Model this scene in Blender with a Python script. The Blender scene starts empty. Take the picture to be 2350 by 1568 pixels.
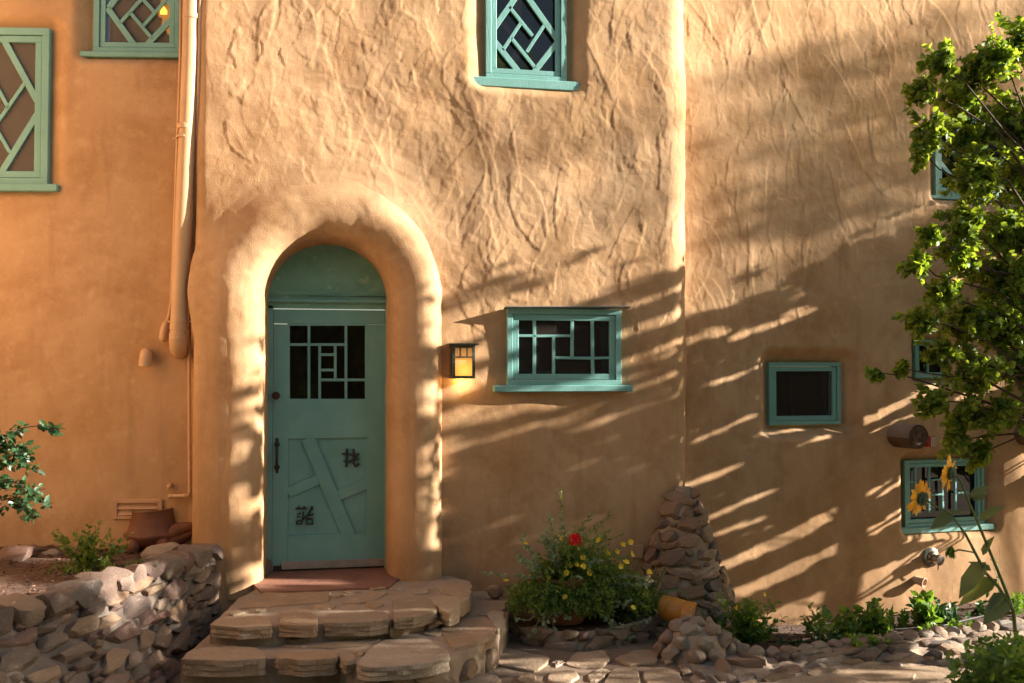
import bpy, bmesh, math, random
import numpy as np
from mathutils import Vector, Matrix, Quaternion
R = math.radians
rng = np.random.default_rng(7)
rnd = random.Random(11)
sc = bpy.context.scene
col = sc.collection

# ------------------------------------------------------------------ camera, world, sun, exposure
EYE = np.array([0.0, -7.7, 1.55])
YAW, PITCH, FPX = R(11.0), math.atan(66/2285), 2285.0
FWD = np.array([math.sin(YAW)*math.cos(PITCH), math.cos(YAW)*math.cos(PITCH), math.sin(PITCH)])
RGT = np.array([math.cos(YAW), -math.sin(YAW), 0.0])
UPV = np.cross(RGT, FWD)
cam = bpy.data.cameras.new('camera'); camo = bpy.data.objects.new('camera', cam); col.objects.link(camo)
cam.sensor_width = 36; cam.lens = FPX/2350*36; cam.clip_end = 500; cam.clip_start = .1
M = Matrix(((RGT[0], UPV[0], -FWD[0]), (RGT[1], UPV[1], -FWD[1]), (RGT[2], UPV[2], -FWD[2]))).to_4x4()
M.translation = Vector(EYE); camo.matrix_world = M
cam.dof.use_dof = True; cam.dof.focus_distance = 7.7; cam.dof.aperture_fstop = 2.5
sc.camera = camo

SUN_EL, SUN_PHI = R(17.4), R(11.5)
SV = np.array([math.cos(SUN_EL)*math.cos(SUN_PHI), -math.cos(SUN_EL)*math.sin(SUN_PHI), math.sin(SUN_EL)])   # towards the sun
w = bpy.data.worlds.new('World'); sc.world = w; w.use_nodes = True
nt = w.node_tree; bg = nt.nodes['Background']; sky = nt.nodes.new('ShaderNodeTexSky'); sky.sky_type = 'NISHITA'
sky.sun_disc = False; sky.sun_elevation = SUN_EL
sky.sun_rotation = math.atan2(SV[0], SV[1])
sky.air_density = 1.0; sky.dust_density = 2.5; sky.ozone_density = 1.0
nt.links.new(sky.outputs[0], bg.inputs[0]); bg.inputs[1].default_value = 0.05
sl = bpy.data.lights.new('sun', 'SUN'); sl.energy = 5.0; sl.angle = R(0.55); sl.color = (1, .915, .79)
so = bpy.data.objects.new('sun', sl); col.objects.link(so)
so.rotation_euler = Vector(-SV).to_track_quat('-Z', 'Y').to_euler()
sc.view_settings.view_transform = 'Standard'; sc.view_settings.look = 'None'
sc.view_settings.exposure = 1.95; sc.view_settings.gamma = 1

# ------------------------------------------------------------------ pixels to places
def ray(X, Y):
    return FWD + RGT*((X-1175)/FPX) - UPV*((Y-784)/FPX)
def PZ(X, Y, z):                      # on a horizontal plane
    d = ray(X, Y); t = (z-EYE[2])/d[2]; return EYE + d*t
def PY(X, Y, y):                      # on a plane parallel to the main wall
    d = ray(X, Y); t = (y-EYE[1])/d[1]; return EYE + d*t
def PD(X, Y, dist):                   # at a view depth
    return EYE + ray(X, Y)*dist
class Wall:
    def __init__(s, ox, oy, ang):
        s.o = np.array([ox, oy, 0.]); s.t = np.array([math.cos(ang), math.sin(ang), 0]); s.n = np.array([math.sin(ang), -math.cos(ang), 0]); s.ang = ang
    def uv(s, X, Y, off=0.):
        d = ray(X, Y); o = s.o + s.n*off
        t = np.dot(o-EYE, s.n)/np.dot(d, s.n); p = EYE + d*t - s.o
        return float(np.dot(p, s.t)), float(p[2])
    def pt(s, u, z, n=0.): return s.o + s.t*u + np.array([0, 0, z]) + s.n*n
    def P(s, X, Y, off=0.):
        u, z = s.uv(X, Y, off); return s.pt(u, z, off)
WM = Wall(0, 0, 0)
XL = WM.uv(446, 500)[0]               # where the middle wall ends on either side
XR = WM.uv(1588, 500)[0]
STEP_L, STEP_R, RC = .22, .36, .22
WA = Wall(XL, STEP_L, R(-9))
WR = Wall(XR, STEP_R, R(5))

# ------------------------------------------------------------------ helpers
def vnoise(p, scale, seed=0):
    p = np.asarray(p, float)*scale; i = np.floor(p).astype(np.int64); f = p-i; f = f*f*(3-2*f)
    def h(a, b, c):
        n = (a*374761393 + b*668265263 + c*2147483647 + seed*974711) & 0xffffffff
        n = ((n ^ (n >> 13))*1274126177) & 0xffffffff
        return ((n ^ (n >> 16)) & 0xffff)/32767.5-1
    a, b, c = i[..., 0], i[..., 1], i[..., 2]; x, y, z = f[..., 0], f[..., 1], f[..., 2]
    def lx(bb, cc): return h(a, bb, cc)*(1-x)+h(a+1, bb, cc)*x
    return (lx(b, c)*(1-y)+lx(b+1, c)*y)*(1-z)+(lx(b, c+1)*(1-y)+lx(b+1, c+1)*y)*z
def empty(name, loc=(0, 0, 0), parent=None):
    o = bpy.data.objects.new(name, None); col.objects.link(o); o.location = Vector(loc); o.empty_display_size = .1
    if parent: o.parent = parent
    return o
def tag(o, label, cat, group=None, kind=None):
    if label: o['label'] = label
    if cat: o['category'] = cat
    if group: o['group'] = group
    if kind: o['kind'] = kind
    return o
def mesh_np(name, V, F, mat, parent=None, smooth=True):
    me = bpy.data.meshes.new(name); V = np.asarray(V, np.float32); F = np.asarray(F, np.int32)
    k = F.shape[1]; me.vertices.add(len(V)); me.vertices.foreach_set('co', V.ravel())
    me.loops.add(F.size); me.loops.foreach_set('vertex_index', F.ravel())
    me.polygons.add(len(F)); me.polygons.foreach_set('loop_start', np.arange(0, F.size, k, dtype=np.int32))
    me.update(calc_edges=True); me.validate()
    if smooth: me.polygons.foreach_set('use_smooth', np.ones(len(me.polygons), bool))
    return link(name, me, mat, parent)
def link(name, me, mat, parent=None):
    if mat and not me.materials: me.materials.append(mat)
    o = bpy.data.objects.new(name, me); col.objects.link(o)
    if parent:
        o.parent = parent
        if parent.type == 'EMPTY' or True: o.matrix_parent_inverse = world_of(parent).inverted()
    return o
def world_of(o):
    m = o.matrix_basis.copy()
    while o.parent:
        m = o.parent.matrix_basis @ o.matrix_parent_inverse @ m if False else (o.parent.matrix_basis @ (o.matrix_parent_inverse @ m)); o = o.parent
    return m
class MB:
    def __init__(s): s.v = []; s.f = []
    def add(s, vs, fs):
        b = len(s.v); s.v += [tuple(map(float, v)) for v in vs]; s.f += [tuple(i+b for i in f) for f in fs]; return s
    def box(s, c, ax, ay, az, bev=0.0):   # centre and three half-axis vectors; chamfered
        c, ax, ay, az = (np.asarray(q, float) for q in (c, ax, ay, az))
        if bev <= 0:
            vs = [c+i*ax+j*ay+k*az for i in (-1, 1) for j in (-1, 1) for k in (-1, 1)]
            return s.add(vs, [(0, 1, 3, 2), (4, 6, 7, 5), (0, 4, 5, 1), (2, 3, 7, 6), (0, 2, 6, 4), (1, 5, 7, 3)])
        la, lb, lc = (max(1e-6, np.linalg.norm(q)) for q in (ax, ay, az))
        ba, bb, bc = (ax*(1-min(.45, bev/la)), ay*(1-min(.45, bev/lb)), az*(1-min(.45, bev/lc)))
        bm = bmesh.new()
        for i in (-1, 1):
            for j in (-1, 1):
                for k in (-1, 1):
                    for q in ((i*ax+j*bb+k*bc), (i*ba+j*ay+k*bc), (i*ba+j*bb+k*az)): bm.verts.new(Vector(c+q))
        bmesh.ops.convex_hull(bm, input=bm.verts); bmesh.ops.dissolve_limit(bm, angle_limit=.01, verts=bm.verts, edges=bm.edges)
        bm.verts.index_update(); s.add([v.co for v in bm.verts], [[v.index for v in f.verts] for f in bm.faces]); bm.free(); return s
    def bar(s, p, q, side, depth_v, wd, bev=.003):   # bar from p to q; wd wide along side; depth_v = full depth vector from p-plane
        p, q, side, depth_v = (np.asarray(k, float) for k in (p, q, side, depth_v))
        return s.box((p+q)/2+depth_v/2, (q-p)/2, side*wd/2, depth_v/2, bev)
    def tube(s, pts, rad, n=8, cap=True):
        pts = [Vector(p) for p in pts]; m = len(pts); rad = [rad]*m if np.isscalar(rad) else rad
        t = (pts[1]-pts[0]).normalized(); u = t.orthogonal().normalized(); b = len(s.v); vs = []; fs = []
        for i in range(m):
            t2 = (pts[min(i+1, m-1)]-pts[max(i-1, 0)]).normalized(); u = (t.rotation_difference(t2) @ u); u = (u-t2*u.dot(t2)).normalized(); t = t2; v = t.cross(u)
            for k in range(n):
                a = 2*math.pi*k/n; vs.append(pts[i]+(u*math.cos(a)+v*math.sin(a))*rad[i])
        for i in range(m-1):
            for k in range(n): fs.append((i*n+k, i*n+(k+1) % n, (i+1)*n+(k+1) % n, (i+1)*n+k))
        if cap: fs += [tuple(range(n))[::-1], tuple((m-1)*n+k for k in range(n))]
        return s.add(vs, fs)
    def lathe(s, c, prof, n=24, ax=(0, 0, 1), closed=False):
        c = Vector(c); ax = Vector(ax).normalized(); u = ax.orthogonal().normalized(); v = ax.cross(u); vs = []; fs = []; m = len(prof)
        for r, h in prof:
            for k in range(n):
                a = 2*math.pi*k/n; vs.append(c+ax*h+(u*math.cos(a)+v*math.sin(a))*r)
        for i in range(m-1):
            for k in range(n): fs.append((i*n+k, i*n+(k+1) % n, (i+1)*n+(k+1) % n, (i+1)*n+k))
        fs.append(tuple(range(n))[::-1]); fs.append(tuple((m-1)*n+k for k in range(n)))
        return s.add(vs, fs)
    def build(s, name, mat, parent=None, smooth=False, auto=None):
        me = bpy.data.meshes.new(name); me.from_pydata(s.v, [], s.f); me.update()
        if smooth:
            me.polygons.foreach_set('use_smooth', np.ones(len(me.polygons), bool))
            if auto: me.set_sharp_from_angle(angle=R(auto))
        return link(name, me, mat, parent)

# ------------------------------------------------------------------ materials
def nodes(name):
    m = bpy.data.materials.new(name); m.use_nodes = True; n = m.node_tree; return m, n, n.nodes['Principled BSDF']
def N(n, t, **kw):
    x = n.nodes.new(t)
    for k, v in kw.items(): setattr(x, k, v)
    return x
def noise(n, vec, scale, detail=4, rough=.55, dist=0.):
    x = N(n, 'ShaderNodeTexNoise'); x.inputs['Scale'].default_value = scale; x.inputs['Detail'].default_value = detail
    x.inputs['Roughness'].default_value = rough; x.inputs['Distortion'].default_value = dist
    if vec: n.links.new(vec, x.inputs['Vector'])
    return x.outputs['Fac']
def ramp(n, fac, stops):
    x = N(n, 'ShaderNodeValToRGB'); e = x.color_ramp.elements
    while len(e) < len(stops): e.new(.5)
    for k, (p, c) in zip(e, stops): k.position = p; k.color = (*c, 1) if not np.isscalar(c) else (c, c, c, 1)
    n.links.new(fac, x.inputs[0]); return x.outputs[0]
def mix(n, fac, a, b, mode='MIX'):
    x = N(n, 'ShaderNodeMix', data_type='RGBA', blend_type=mode)
    for i, v in ((0, fac), (6, a), (7, b)):
        if hasattr(v, 'is_linked'): n.links.new(v, x.inputs[i])
        else: x.inputs[i].default_value = v if i == 0 else (*v, 1)
    return x.outputs[2]
def bump(n, h, dist, strength, prev=None):
    x = N(n, 'ShaderNodeBump'); x.inputs['Distance'].default_value = dist; x.inputs['Strength'].default_value = strength
    n.links.new(h, x.inputs['Height'])
    if prev: n.links.new(prev, x.inputs['Normal'])
    return x.outputs[0]
def oc(n, sx=1, sy=1, sz=1):
    t = N(n, 'ShaderNodeTexCoord').outputs['Object']
    if (sx, sy, sz) == (1, 1, 1): return t
    m = N(n, 'ShaderNodeMapping'); m.inputs['Scale'].default_value = (sx, sy, sz); n.links.new(t, m.inputs[0]); return m.outputs[0]
def simple(name, c1, c2=None, scale=8, rough=.6, bmp=0, bscale=60, metal=0, wear=None, detail=5):
    m, n, b = nodes(name); v = oc(n); c2 = c2 or tuple(x*.75 for x in c1)
    cc = ramp(n, noise(n, v, scale, detail), [(.35, c1), (.68, c2)])
    if wear: cc = mix(n, ramp(n, noise(n, v, wear[1], 6, .7), [(wear[2], 0.), (wear[2]+.05, 1.)]), cc, wear[0])
    n.links.new(cc, b.inputs['Base Color']); b.inputs['Roughness'].default_value = rough; b.inputs['Metallic'].default_value = metal
    if bmp: n.links.new(bump(n, noise(n, v, bscale, 4), .01, bmp), b.inputs['Normal'])
    return m
def adobe_mat():
    m, n, b = nodes('adobe_plaster'); v = oc(n)
    c = ramp(n, noise(n, v, .9, 5, .6), [(.3, (.45, .27, .135)), (.55, (.53, .335, .19)), (.75, (.57, .39, .235))])
    c = mix(n, ramp(n, noise(n, v, 2.2, 6, .65), [(.46, 0.), (.72, .8)]), c, (.35, .19, .085))
    c = mix(n, ramp(n, noise(n, oc(n, 7, 7, .8), 1.3, 5, .6), [(.54, 0.), (.75, .5)]), c, (.34, .20, .11))
    c = mix(n, ramp(n, noise(n, v, 9, 6, .7), [(.52, 0.), (.8, .45)]), c, (.66, .475, .285))
    c = mix(n, ramp(n, noise(n, v, 30, 5, .75), [(.62, 0.), (.78, .35)]), c, (.30, .17, .09))
    # wall foot: splashed earth
    sep = N(n, 'ShaderNodeSeparateXYZ'); n.links.new(v, sep.inputs[0])
    mr = N(n, 'ShaderNodeMapRange'); mr.inputs[1].default_value = .55; mr.inputs[2].default_value = -.5
    n.links.new(sep.outputs[2], mr.inputs[0])
    mm = N(n, 'ShaderNodeMath', operation='MULTIPLY'); n.links.new(mr.outputs[0], mm.inputs[0]); n.links.new(noise(n, v, 5, 6, .7), mm.inputs[1])
    c = mix(n, mm.outputs[0], c, (.30, .17, .09))
    n.links.new(c, b.inputs['Base Color']); b.inputs['Roughness'].default_value = .95
    b.inputs['Specular IOR Level'].default_value = .15
    nb = bump(n, noise(n, v, 22, 5, .6), .012, .15)
    nb = bump(n, noise(n, v, 110, 3, .6), .004, .55, nb)
    n.links.new(nb, b.inputs['Normal']); return m
def rock_mat(name, stops, rough=.85, bsc=14, k=1.):
    m, n, b = nodes(name); v = oc(n); inf = N(n, 'ShaderNodeObjectInfo').outputs['Random']
    c = ramp(n, inf, stops); n.nodes[-1].color_ramp.interpolation = 'CONSTANT' if False else 'LINEAR'
    add = N(n, 'ShaderNodeVectorMath', operation='ADD'); n.links.new(v, add.inputs[0])
    cb = N(n, 'ShaderNodeCombineXYZ'); mu = N(n, 'ShaderNodeMath', operation='MULTIPLY'); mu.inputs[1].default_value = 37.; n.links.new(inf, mu.inputs[0])
    n.links.new(mu.outputs[0], cb.inputs[0]); n.links.new(cb.outputs[0], add.inputs[1]); v = add.outputs[0]
    c = mix(n, ramp(n, noise(n, v, 1.6*k, 6, .7), [(.48, 0.), (.75, .45)]), c, (.20, .135, .10))
    c = mix(n, ramp(n, noise(n, v, 2.3*k, 7, .75), [(.57, 0.), (.68, .6)]), c, (.52, .44, .37))
    c = mix(n, ramp(n, noise(n, v, 16*k, 4, .65), [(.35, .3), (.5, 0.)]), c, (.14, .10, .08))
    n.links.new(c, b.inputs['Base Color']); b.inputs['Roughness'].default_value = rough
    nb = bump(n, noise(n, v, 3.5*k, 7, .7), .016, .7); nb = bump(n, noise(n, v, bsc*k, 4, .65), .004, .6, nb)
    n.links.new(nb, b.inputs['Normal']); return m
def leaf_mat(name, c1, c2, trans=.35, rough=.45):
    m = bpy.data.materials.new(name); m.use_nodes = True; n = m.node_tree; n.nodes.clear()
    out = N(n, 'ShaderNodeOutputMaterial'); g = N(n, 'ShaderNodeNewGeometry')
    c = ramp(n, g.outputs['Random Per Island'], [(0., c1), (.75, c2), (1., tuple(x*1.25 for x in c2))])
    b = N(n, 'ShaderNodeBsdfPrincipled'); b.inputs['Roughness'].default_value = rough; n.links.new(c, b.inputs['Base Color'])
    t = N(n, 'ShaderNodeBsdfTranslucent'); tc = mix(n, 1., c, (1.6, 1.5, .5), 'MULTIPLY'); n.links.new(tc, t.inputs[0])
    mx = N(n, 'ShaderNodeMixShader'); mx.inputs[0].default_value = trans
    n.links.new(b.outputs[0], mx.inputs[1]); n.links.new(t.outputs[0], mx.inputs[2]); n.links.new(mx.outputs[0], out.inputs[0]); return m
ADOBE = adobe_mat()
def teal_mat(name, c1, c2):
    m, n, b = nodes(name); v = oc(n)
    c = ramp(n, noise(n, v, 3, 5, .6), [(.3, c1), (.7, c2)])
    c = mix(n, ramp(n, noise(n, oc(n, 30, 30, 3), 2.0, 5, .7), [(.55, 0.), (.8, .35)]), c, tuple(x*.62 for x in c1))
    c = mix(n, ramp(n, noise(n, v, 28, 6, .8), [(.64, 0.), (.70, .55)]), c, (.36, .42, .36))
    c = mix(n, ramp(n, noise(n, v, 7, 6, .75), [(.55, 0.), (.8, .45)]), c, tuple(x*.7 for x in c1))
    n.links.new(c, b.inputs['Base Color']); b.inputs['Roughness'].default_value = .5
    nb = bump(n, noise(n, oc(n, 60, 60, 4), 3, 5, .65), .004, .6); n.links.new(nb, b.inputs['Normal']); return m
TEAL = teal_mat('teal_paint', (.145, .35, .325), (.205, .44, .415))
def glass_mat():
    m, n, b = nodes('window_glass'); v = oc(n); b.inputs['Base Color'].default_value = (.010, .008, .007, 1)
    b.inputs['Roughness'].default_value = .04; b.inputs['IOR'].default_value = 1.6
    n.links.new(bump(n, noise(n, v, 2.5, 2), .02, .12), b.inputs['Normal']); return m
GLASS = glass_mat()
def screen_mat(name, c, f):
    m = bpy.data.materials.new(name); m.use_nodes = True; n = m.node_tree; n.nodes.clear(); out = N(n, 'ShaderNodeOutputMaterial')
    d = N(n, 'ShaderNodeBsdfDiffuse'); d.inputs[0].default_value = (*c, 1); t = N(n, 'ShaderNodeBsdfTransparent'); mx = N(n, 'ShaderNodeMixShader'); mx.inputs[0].default_value = f
    n.links.new(t.outputs[0], mx.inputs[1]); n.links.new(d.outputs[0], mx.inputs[2]); n.links.new(mx.outputs[0], out.inputs[0]); return m
SCREEN = screen_mat('insect_screen', (.05, .04, .035), .62)
SCREENW = screen_mat('warm_insect_screen', (.17, .15, .135), .68)
PIPE = simple('painted_pipe', (.60, .38, .21), (.54, .33, .18), 5, .5, .15, 40)
PLATE = simple('painted_metal', (.50, .30, .18), (.44, .25, .14), 9, .6, .1)
BLACK = simple('black_iron', (.022, .020, .019), (.035, .028, .024), 30, .5, .3, 90)
BRONZE = simple('aged_bronze', (.10, .06, .04), (.05, .035, .03), 20, .45, .1, metal=.7)
ALU = simple('weathered_aluminium', (.45, .42, .40), (.35, .32, .3), 12, .45, .1, metal=.6)
ROCKP = rock_mat('pink_rubble_stone', [(0, (0.187, 0.113, 0.090)), (.2, (0.226, 0.164, 0.129)), (.4, (0.148, 0.109, 0.090)), (.55, (0.242, 0.129, 0.098)), (.75, (0.125, 0.105, 0.094)), (1, (0.211, 0.156, 0.113))])
ROCKT = rock_mat('tan_step_stone', [(0, (0.292, 0.194, 0.120)), (.3, (0.232, 0.159, 0.103)), (.55, (0.335, 0.228, 0.150)), (.8, (0.258, 0.155, 0.090)), (1, (0.310, 0.237, 0.176))])
ROCKS = rock_mat('layered_flagstone', [(0, (0.386, 0.271, 0.170)), (.3, (0.294, 0.212, 0.138)), (.55, (0.442, 0.322, 0.216)), (.8, (0.350, 0.230, 0.138)), (1, (0.405, 0.322, 0.239))], .85, 14, 4.)
ROCKG = rock_mat('river_cobble', [(0, (0.378, 0.292, 0.215)), (.3, (0.318, 0.241, 0.181)), (.5, (0.413, 0.327, 0.241)), (.75, (0.292, 0.198, 0.138)), (1, (0.344, 0.310, 0.267))])
MORTAR = simple('mortar', (.35, .26, .19), (.27, .20, .145), 7, .95, .8, 26)
MORTARD = simple('grey_mortar', (.20, .16, .13), (.14, .11, .09), 7, .95, .9, 22)
SOIL = simple('bark_soil', (.06, .032, .02), (.13, .07, .043), 22, 1, 1.0, 45)
GROUND = simple('packed_earth', (.21, .145, .095), (.16, .11, .075), 3, .95, .6, 30)
TERRA = simple('terracotta', (.30, .115, .055), (.22, .085, .045), 7, .75, .3, 30, wear=((.36, .2, .13), 6, .62))
TERRAD = simple('dark_terracotta', (.22, .08, .035), (.12, .048, .026), 6, .7, .5, 18)
OCHRE = simple('ochre_glaze', (.55, .23, .03), (.42, .16, .02), 5, .35, .15, 12)
BARK = simple('reddish_bark', (.10, .06, .045), (.06, .04, .03), 20, .9, .6, 50)
STEM = simple('green_stem', (.14, .20, .05), (.10, .15, .04), 20, .6)
THRESH = simple('red_concrete', (.27, .12, .075), (.20, .09, .06), 5, .8, .4, 30)
L_TREE = leaf_mat('tree_leaf', (.09, .17, .025), (.26, .34, .065), .5, .5)
L_DARK = leaf_mat('dark_leaf', (.02, .055, .02), (.04, .10, .04), .25, .4)
L_FERN = leaf_mat('fine_green_leaf', (.08, .15, .03), (.17, .26, .05), .35)
L_GREY = leaf_mat('silver_leaf', (.15, .22, .13), (.24, .32, .20), .25, .7)
L_MID = leaf_mat('mid_green_leaf', (.08, .17, .035), (.15, .26, .055), .45)
L_STRAP = leaf_mat('strap_leaf', (.08, .15, .05), (.12, .2, .07), .3)
L_SUNF = leaf_mat('sunflower_leaf', (.09, .13, .06), (.14, .19, .08), .35, .6)
F_YEL = leaf_mat('yellow_petal', (.75, .42, .015), (.85, .50, .02), .3)
F_LEM = leaf_mat('lemon_petal', (.70, .52, .03), (.80, .60, .05), .3)
F_RED = leaf_mat('red_petal', (.60, .008, .012), (.75, .015, .02), .25)
F_WHT = leaf_mat('white_petal', (.75, .72, .62), (.8, .78, .7), .3)

# ------------------------------------------------------------------ the house: one continuous plaster wall
house = tag(empty('adobe_house', (0, 0, -.6)), 'tan adobe house with hand-trowelled plaster walls and teal windows', 'house')
# base polyline in plan with normals: wall A, step, middle wall, rounded corner, right wall
CELL = .0098
poly = []
def seg(p, q): poly.append((np.array(p, float), np.array(q, float)))
LA = 2.15; LR = 4.6
a_end = WA.o[:2]
pl = [WA.o[:2]-WA.t[:2]*LA, np.array([XL, STEP_L+.0])]
arc = lambda cx, cy, r, a0, a1, k: [np.array([cx+r*math.cos(a), cy+r*math.sin(a)]) for a in np.linspace(a0, a1, k)]
pl = pl[:1]+[WA.o[:2]-WA.t[:2]*.05]+[np.array([XL+.012, STEP_L-.03])]+arc(XL+.085, .07, .07, math.pi, math.pi*1.5, 9)
pl += arc(XR-RC, RC, RC, math.pi*1.5, math.pi*2.0, 14)
pl += [np.array([XR, STEP_R-.03]), WR.o[:2]+WR.t[:2]*.04, WR.o[:2]+WR.t[:2]*LR]
pl = np.array(pl); d = np.r_[0, np.cumsum(np.linalg.norm(np.diff(pl, axis=0), axis=1))]
nt_ = int(d[-1]/CELL); T = np.linspace(0, d[-1], nt_)
bx = np.interp(T, d, pl[:, 0]); by = np.interp(T, d, pl[:, 1])
tx = np.gradient(bx); ty = np.gradient(by)
k5 = np.ones(5)/5
tx = np.convolve(np.pad(tx, 2, 'edge'), k5, 'valid'); ty = np.convolve(np.pad(ty, 2, 'edge'), k5, 'valid')
ln = np.hypot(tx, ty); nx, ny = ty/ln, -tx/ln
Z0, Z1 = -.75, 5.15
nz = int((Z1-Z0)/CELL); Zs = np.linspace(Z0, Z1, nz)
TT, ZZ = np.meshgrid(T, Zs, indexing='ij')
WX = bx[:, None]+0*ZZ; WY = by[:, None]+0*ZZ
PP = np.stack([WX, WY*.5, ZZ], -1)
def t_of(wall, u):                      # wall-plane u to the wall's running length
    p = (wall.o+wall.t*u)[:2]
    return float(T[np.argmin((bx-p[0])**2+(by-p[1])**2)])
tXL, tXR = t_of(WM, XL+.2), t_of(WM, XR-.05)
H = .022*vnoise(PP, 1.3, 3)+.012*vnoise(PP, 3.1, 4)+.0032*vnoise(PP, 6, 7)+.0009*vnoise(PP, 11, 5)+.0008*vnoise(PP, 24, 6)
# how heavily the plaster is worked: smooth at left, smoother low down
sm = lambda x, a, b: np.clip((x-a)/(b-a), 0, 1)**2*(3-2*np.clip((x-a)/(b-a), 0, 1))
work = .26+.74*sm(TT, tXL-.25, tXL+.15)
low = np.where(TT > tXR, .25+.75*sm(ZZ, .6, 2.2), .12+.88*sm(ZZ, 1.0, 1.9))
work = work*low
H = H*(.45+.55*sm(TT, tXL-.25, tXL+.15))
warp = .014*vnoise(PP, 4, 21)+.006*vnoise(PP, 15, 22)+.004*vnoise(PP, 40, 24); warp2 = .02*vnoise(PP, 9, 23)
def stroke(t0, z0, ang, L, W, bend, A, ridge):
    r = L*.6+W+.06
    i0, i1 = np.searchsorted(T, (t0-r, t0+r)); j0, j1 = np.searchsorted(Zs, (z0-r, z0+r))
    if i1-i0 < 3 or j1-j0 < 3: return
    S = np.s_[i0:i1, j0:j1]; dx, dz = TT[S]-t0, ZZ[S]-z0; ca, sa = math.cos(ang), math.sin(ang)
    a = dx*ca+dz*sa+warp2[S]; b = -dx*sa+dz*ca+warp[S]; b = b-bend*(a*a-(L/4)**2)
    wl = W*(1-.5*(a/(L*.5))**2)
    u = b/np.maximum(wl, .02)
    ends = np.clip((L/2-np.abs(a))/.035, 0, 1)
    edge = np.clip((wl*.5-b)/.009, 0, 1)
    body = edge*np.clip((u+.5)/.9, 0, 1)**.7
    rg = ridge*np.exp(-((b-wl*.47)/.0065)**2)*(.35+.65*np.clip(warp[S]*70+.5, 0, 1))
    H[S] += (A*(u+.5)*body+rg)*ends*work[S]
def facets(sx, sz, tilt, off, seed, thr):
    r_ = np.random.default_rng(seed); nx_, nz__ = int(T[-1]/sx)+4, int((Z1-Z0)/sz)+4
    jx, jz, a1, a2, o1 = (r_.uniform(-1, 1, (nx_, nz__)) for _ in range(5))
    wt = TT+.045*vnoise(PP, 5, seed)+.014*vnoise(PP, 19, seed+1)+.006*vnoise(PP, 45, seed+2); wz = ZZ+.06*vnoise(PP, 4, seed+3)+.014*vnoise(PP, 18, seed+4)
    ci, cj = np.floor(wt/sx).astype(int)+1, np.floor((wz-Z0)/sz).astype(int)+1; best = np.full(TT.shape, 9.); out = np.zeros(TT.shape)
    for di in (-1, 0, 1):
        for dj in (-1, 0, 1):
            i, j = np.clip(ci+di, 0, nx_-1), np.clip(cj+dj, 0, nz__-1); px, pz = (i-.5+.42*jx[i, j])*sx, Z0+(j-.5+.42*jz[i, j])*sz
            ux, uz = wt-px, wz-pz; dd = (ux/sx)**2+(uz/sz)**2; m_ = dd < best
            out = np.where(m_, off*o1[i, j]+tilt*(a1[i, j]*ux+.5*a2[i, j]*uz), out); best = np.where(m_, dd, best)
    return out*np.clip((vnoise(PP, 2.1, seed+7)-thr)*4, 0, 1)
tcor = t_of(WM, XR-.10); H *= 1-.85*np.exp(-((TT-tcor)/.22)**2)
H0 = H.copy()
H += work*(facets(.24, .36, .016, .0005, 301, -.35)+facets(.12, .22, .022, .0005, 302, -.4)+facets(.07, .13, .012, .0003, 303, -.3))
nst = 0
srnd = random.Random(5)
while nst < 1500:
    t0 = srnd.uniform(T[0], T[-1]); z0 = srnd.uniform(-.2, Z1)
    big = srnd.random(); onR = t0 > tXR
    ang = math.pi/2+srnd.gauss(.0, .40) if srnd.random() < .8 else srnd.uniform(0, math.pi)
    if onR: ang = math.pi/2+srnd.gauss(.15, .32)
    L = srnd.uniform(.12, .34)+.3*(big > .8); W = srnd.uniform(.05, .14)+.08*(big > .8)
    if srnd.random() < .5: ang += math.pi
    stroke(t0, z0, ang, L, W, srnd.gauss(0, .7), srnd.uniform(.0005, .0022)*(1.4 if onR else 1), srnd.choice((0, 0, .0006, .0014))*(1.4 if onR else 1)); nst += 1
for _ in range(330):                      # long trowel sweeps with a crisp lip
    t0 = srnd.uniform(tXL-.1, T[-1]); onR = t0 > tXR; L = srnd.uniform(.25, .7)
    stroke(t0, srnd.uniform(.8, Z1), math.pi/2+srnd.gauss(.1 if onR else 0, .38)+math.pi*srnd.choice((0, 1)), L, srnd.uniform(.10, .22), srnd.gauss(0, .55), srnd.uniform(.0015, .0038)*(1.35 if onR else 1), srnd.choice((0, .0012, .002)))
for _ in range(160):                      # scratches and torn plaster lips
    stroke(srnd.uniform(T[0], T[-1]), srnd.uniform(0, Z1), srnd.uniform(0, 6.28), srnd.uniform(.04, .12), .02, srnd.gauss(0, 3), .001, srnd.uniform(.002, .006))
pat = vnoise(PP, 3.2, 41)+.55*vnoise(PP, 9, 42)+.3*vnoise(PP, 25, 43)      # skim-coat sheets with ragged edges
for th, A in ((.15, .0016), (-.25, .0012), (.55, .0016)): H += work*A*np.clip((pat-th)/.05, 0, 1)
pat = vnoise(PP*np.array([1, 1, .45]), 5, 51)+.5*vnoise(PP, 13, 52)
H += work*.0012*np.clip((pat-.2)/.06, 0, 1)
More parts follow.
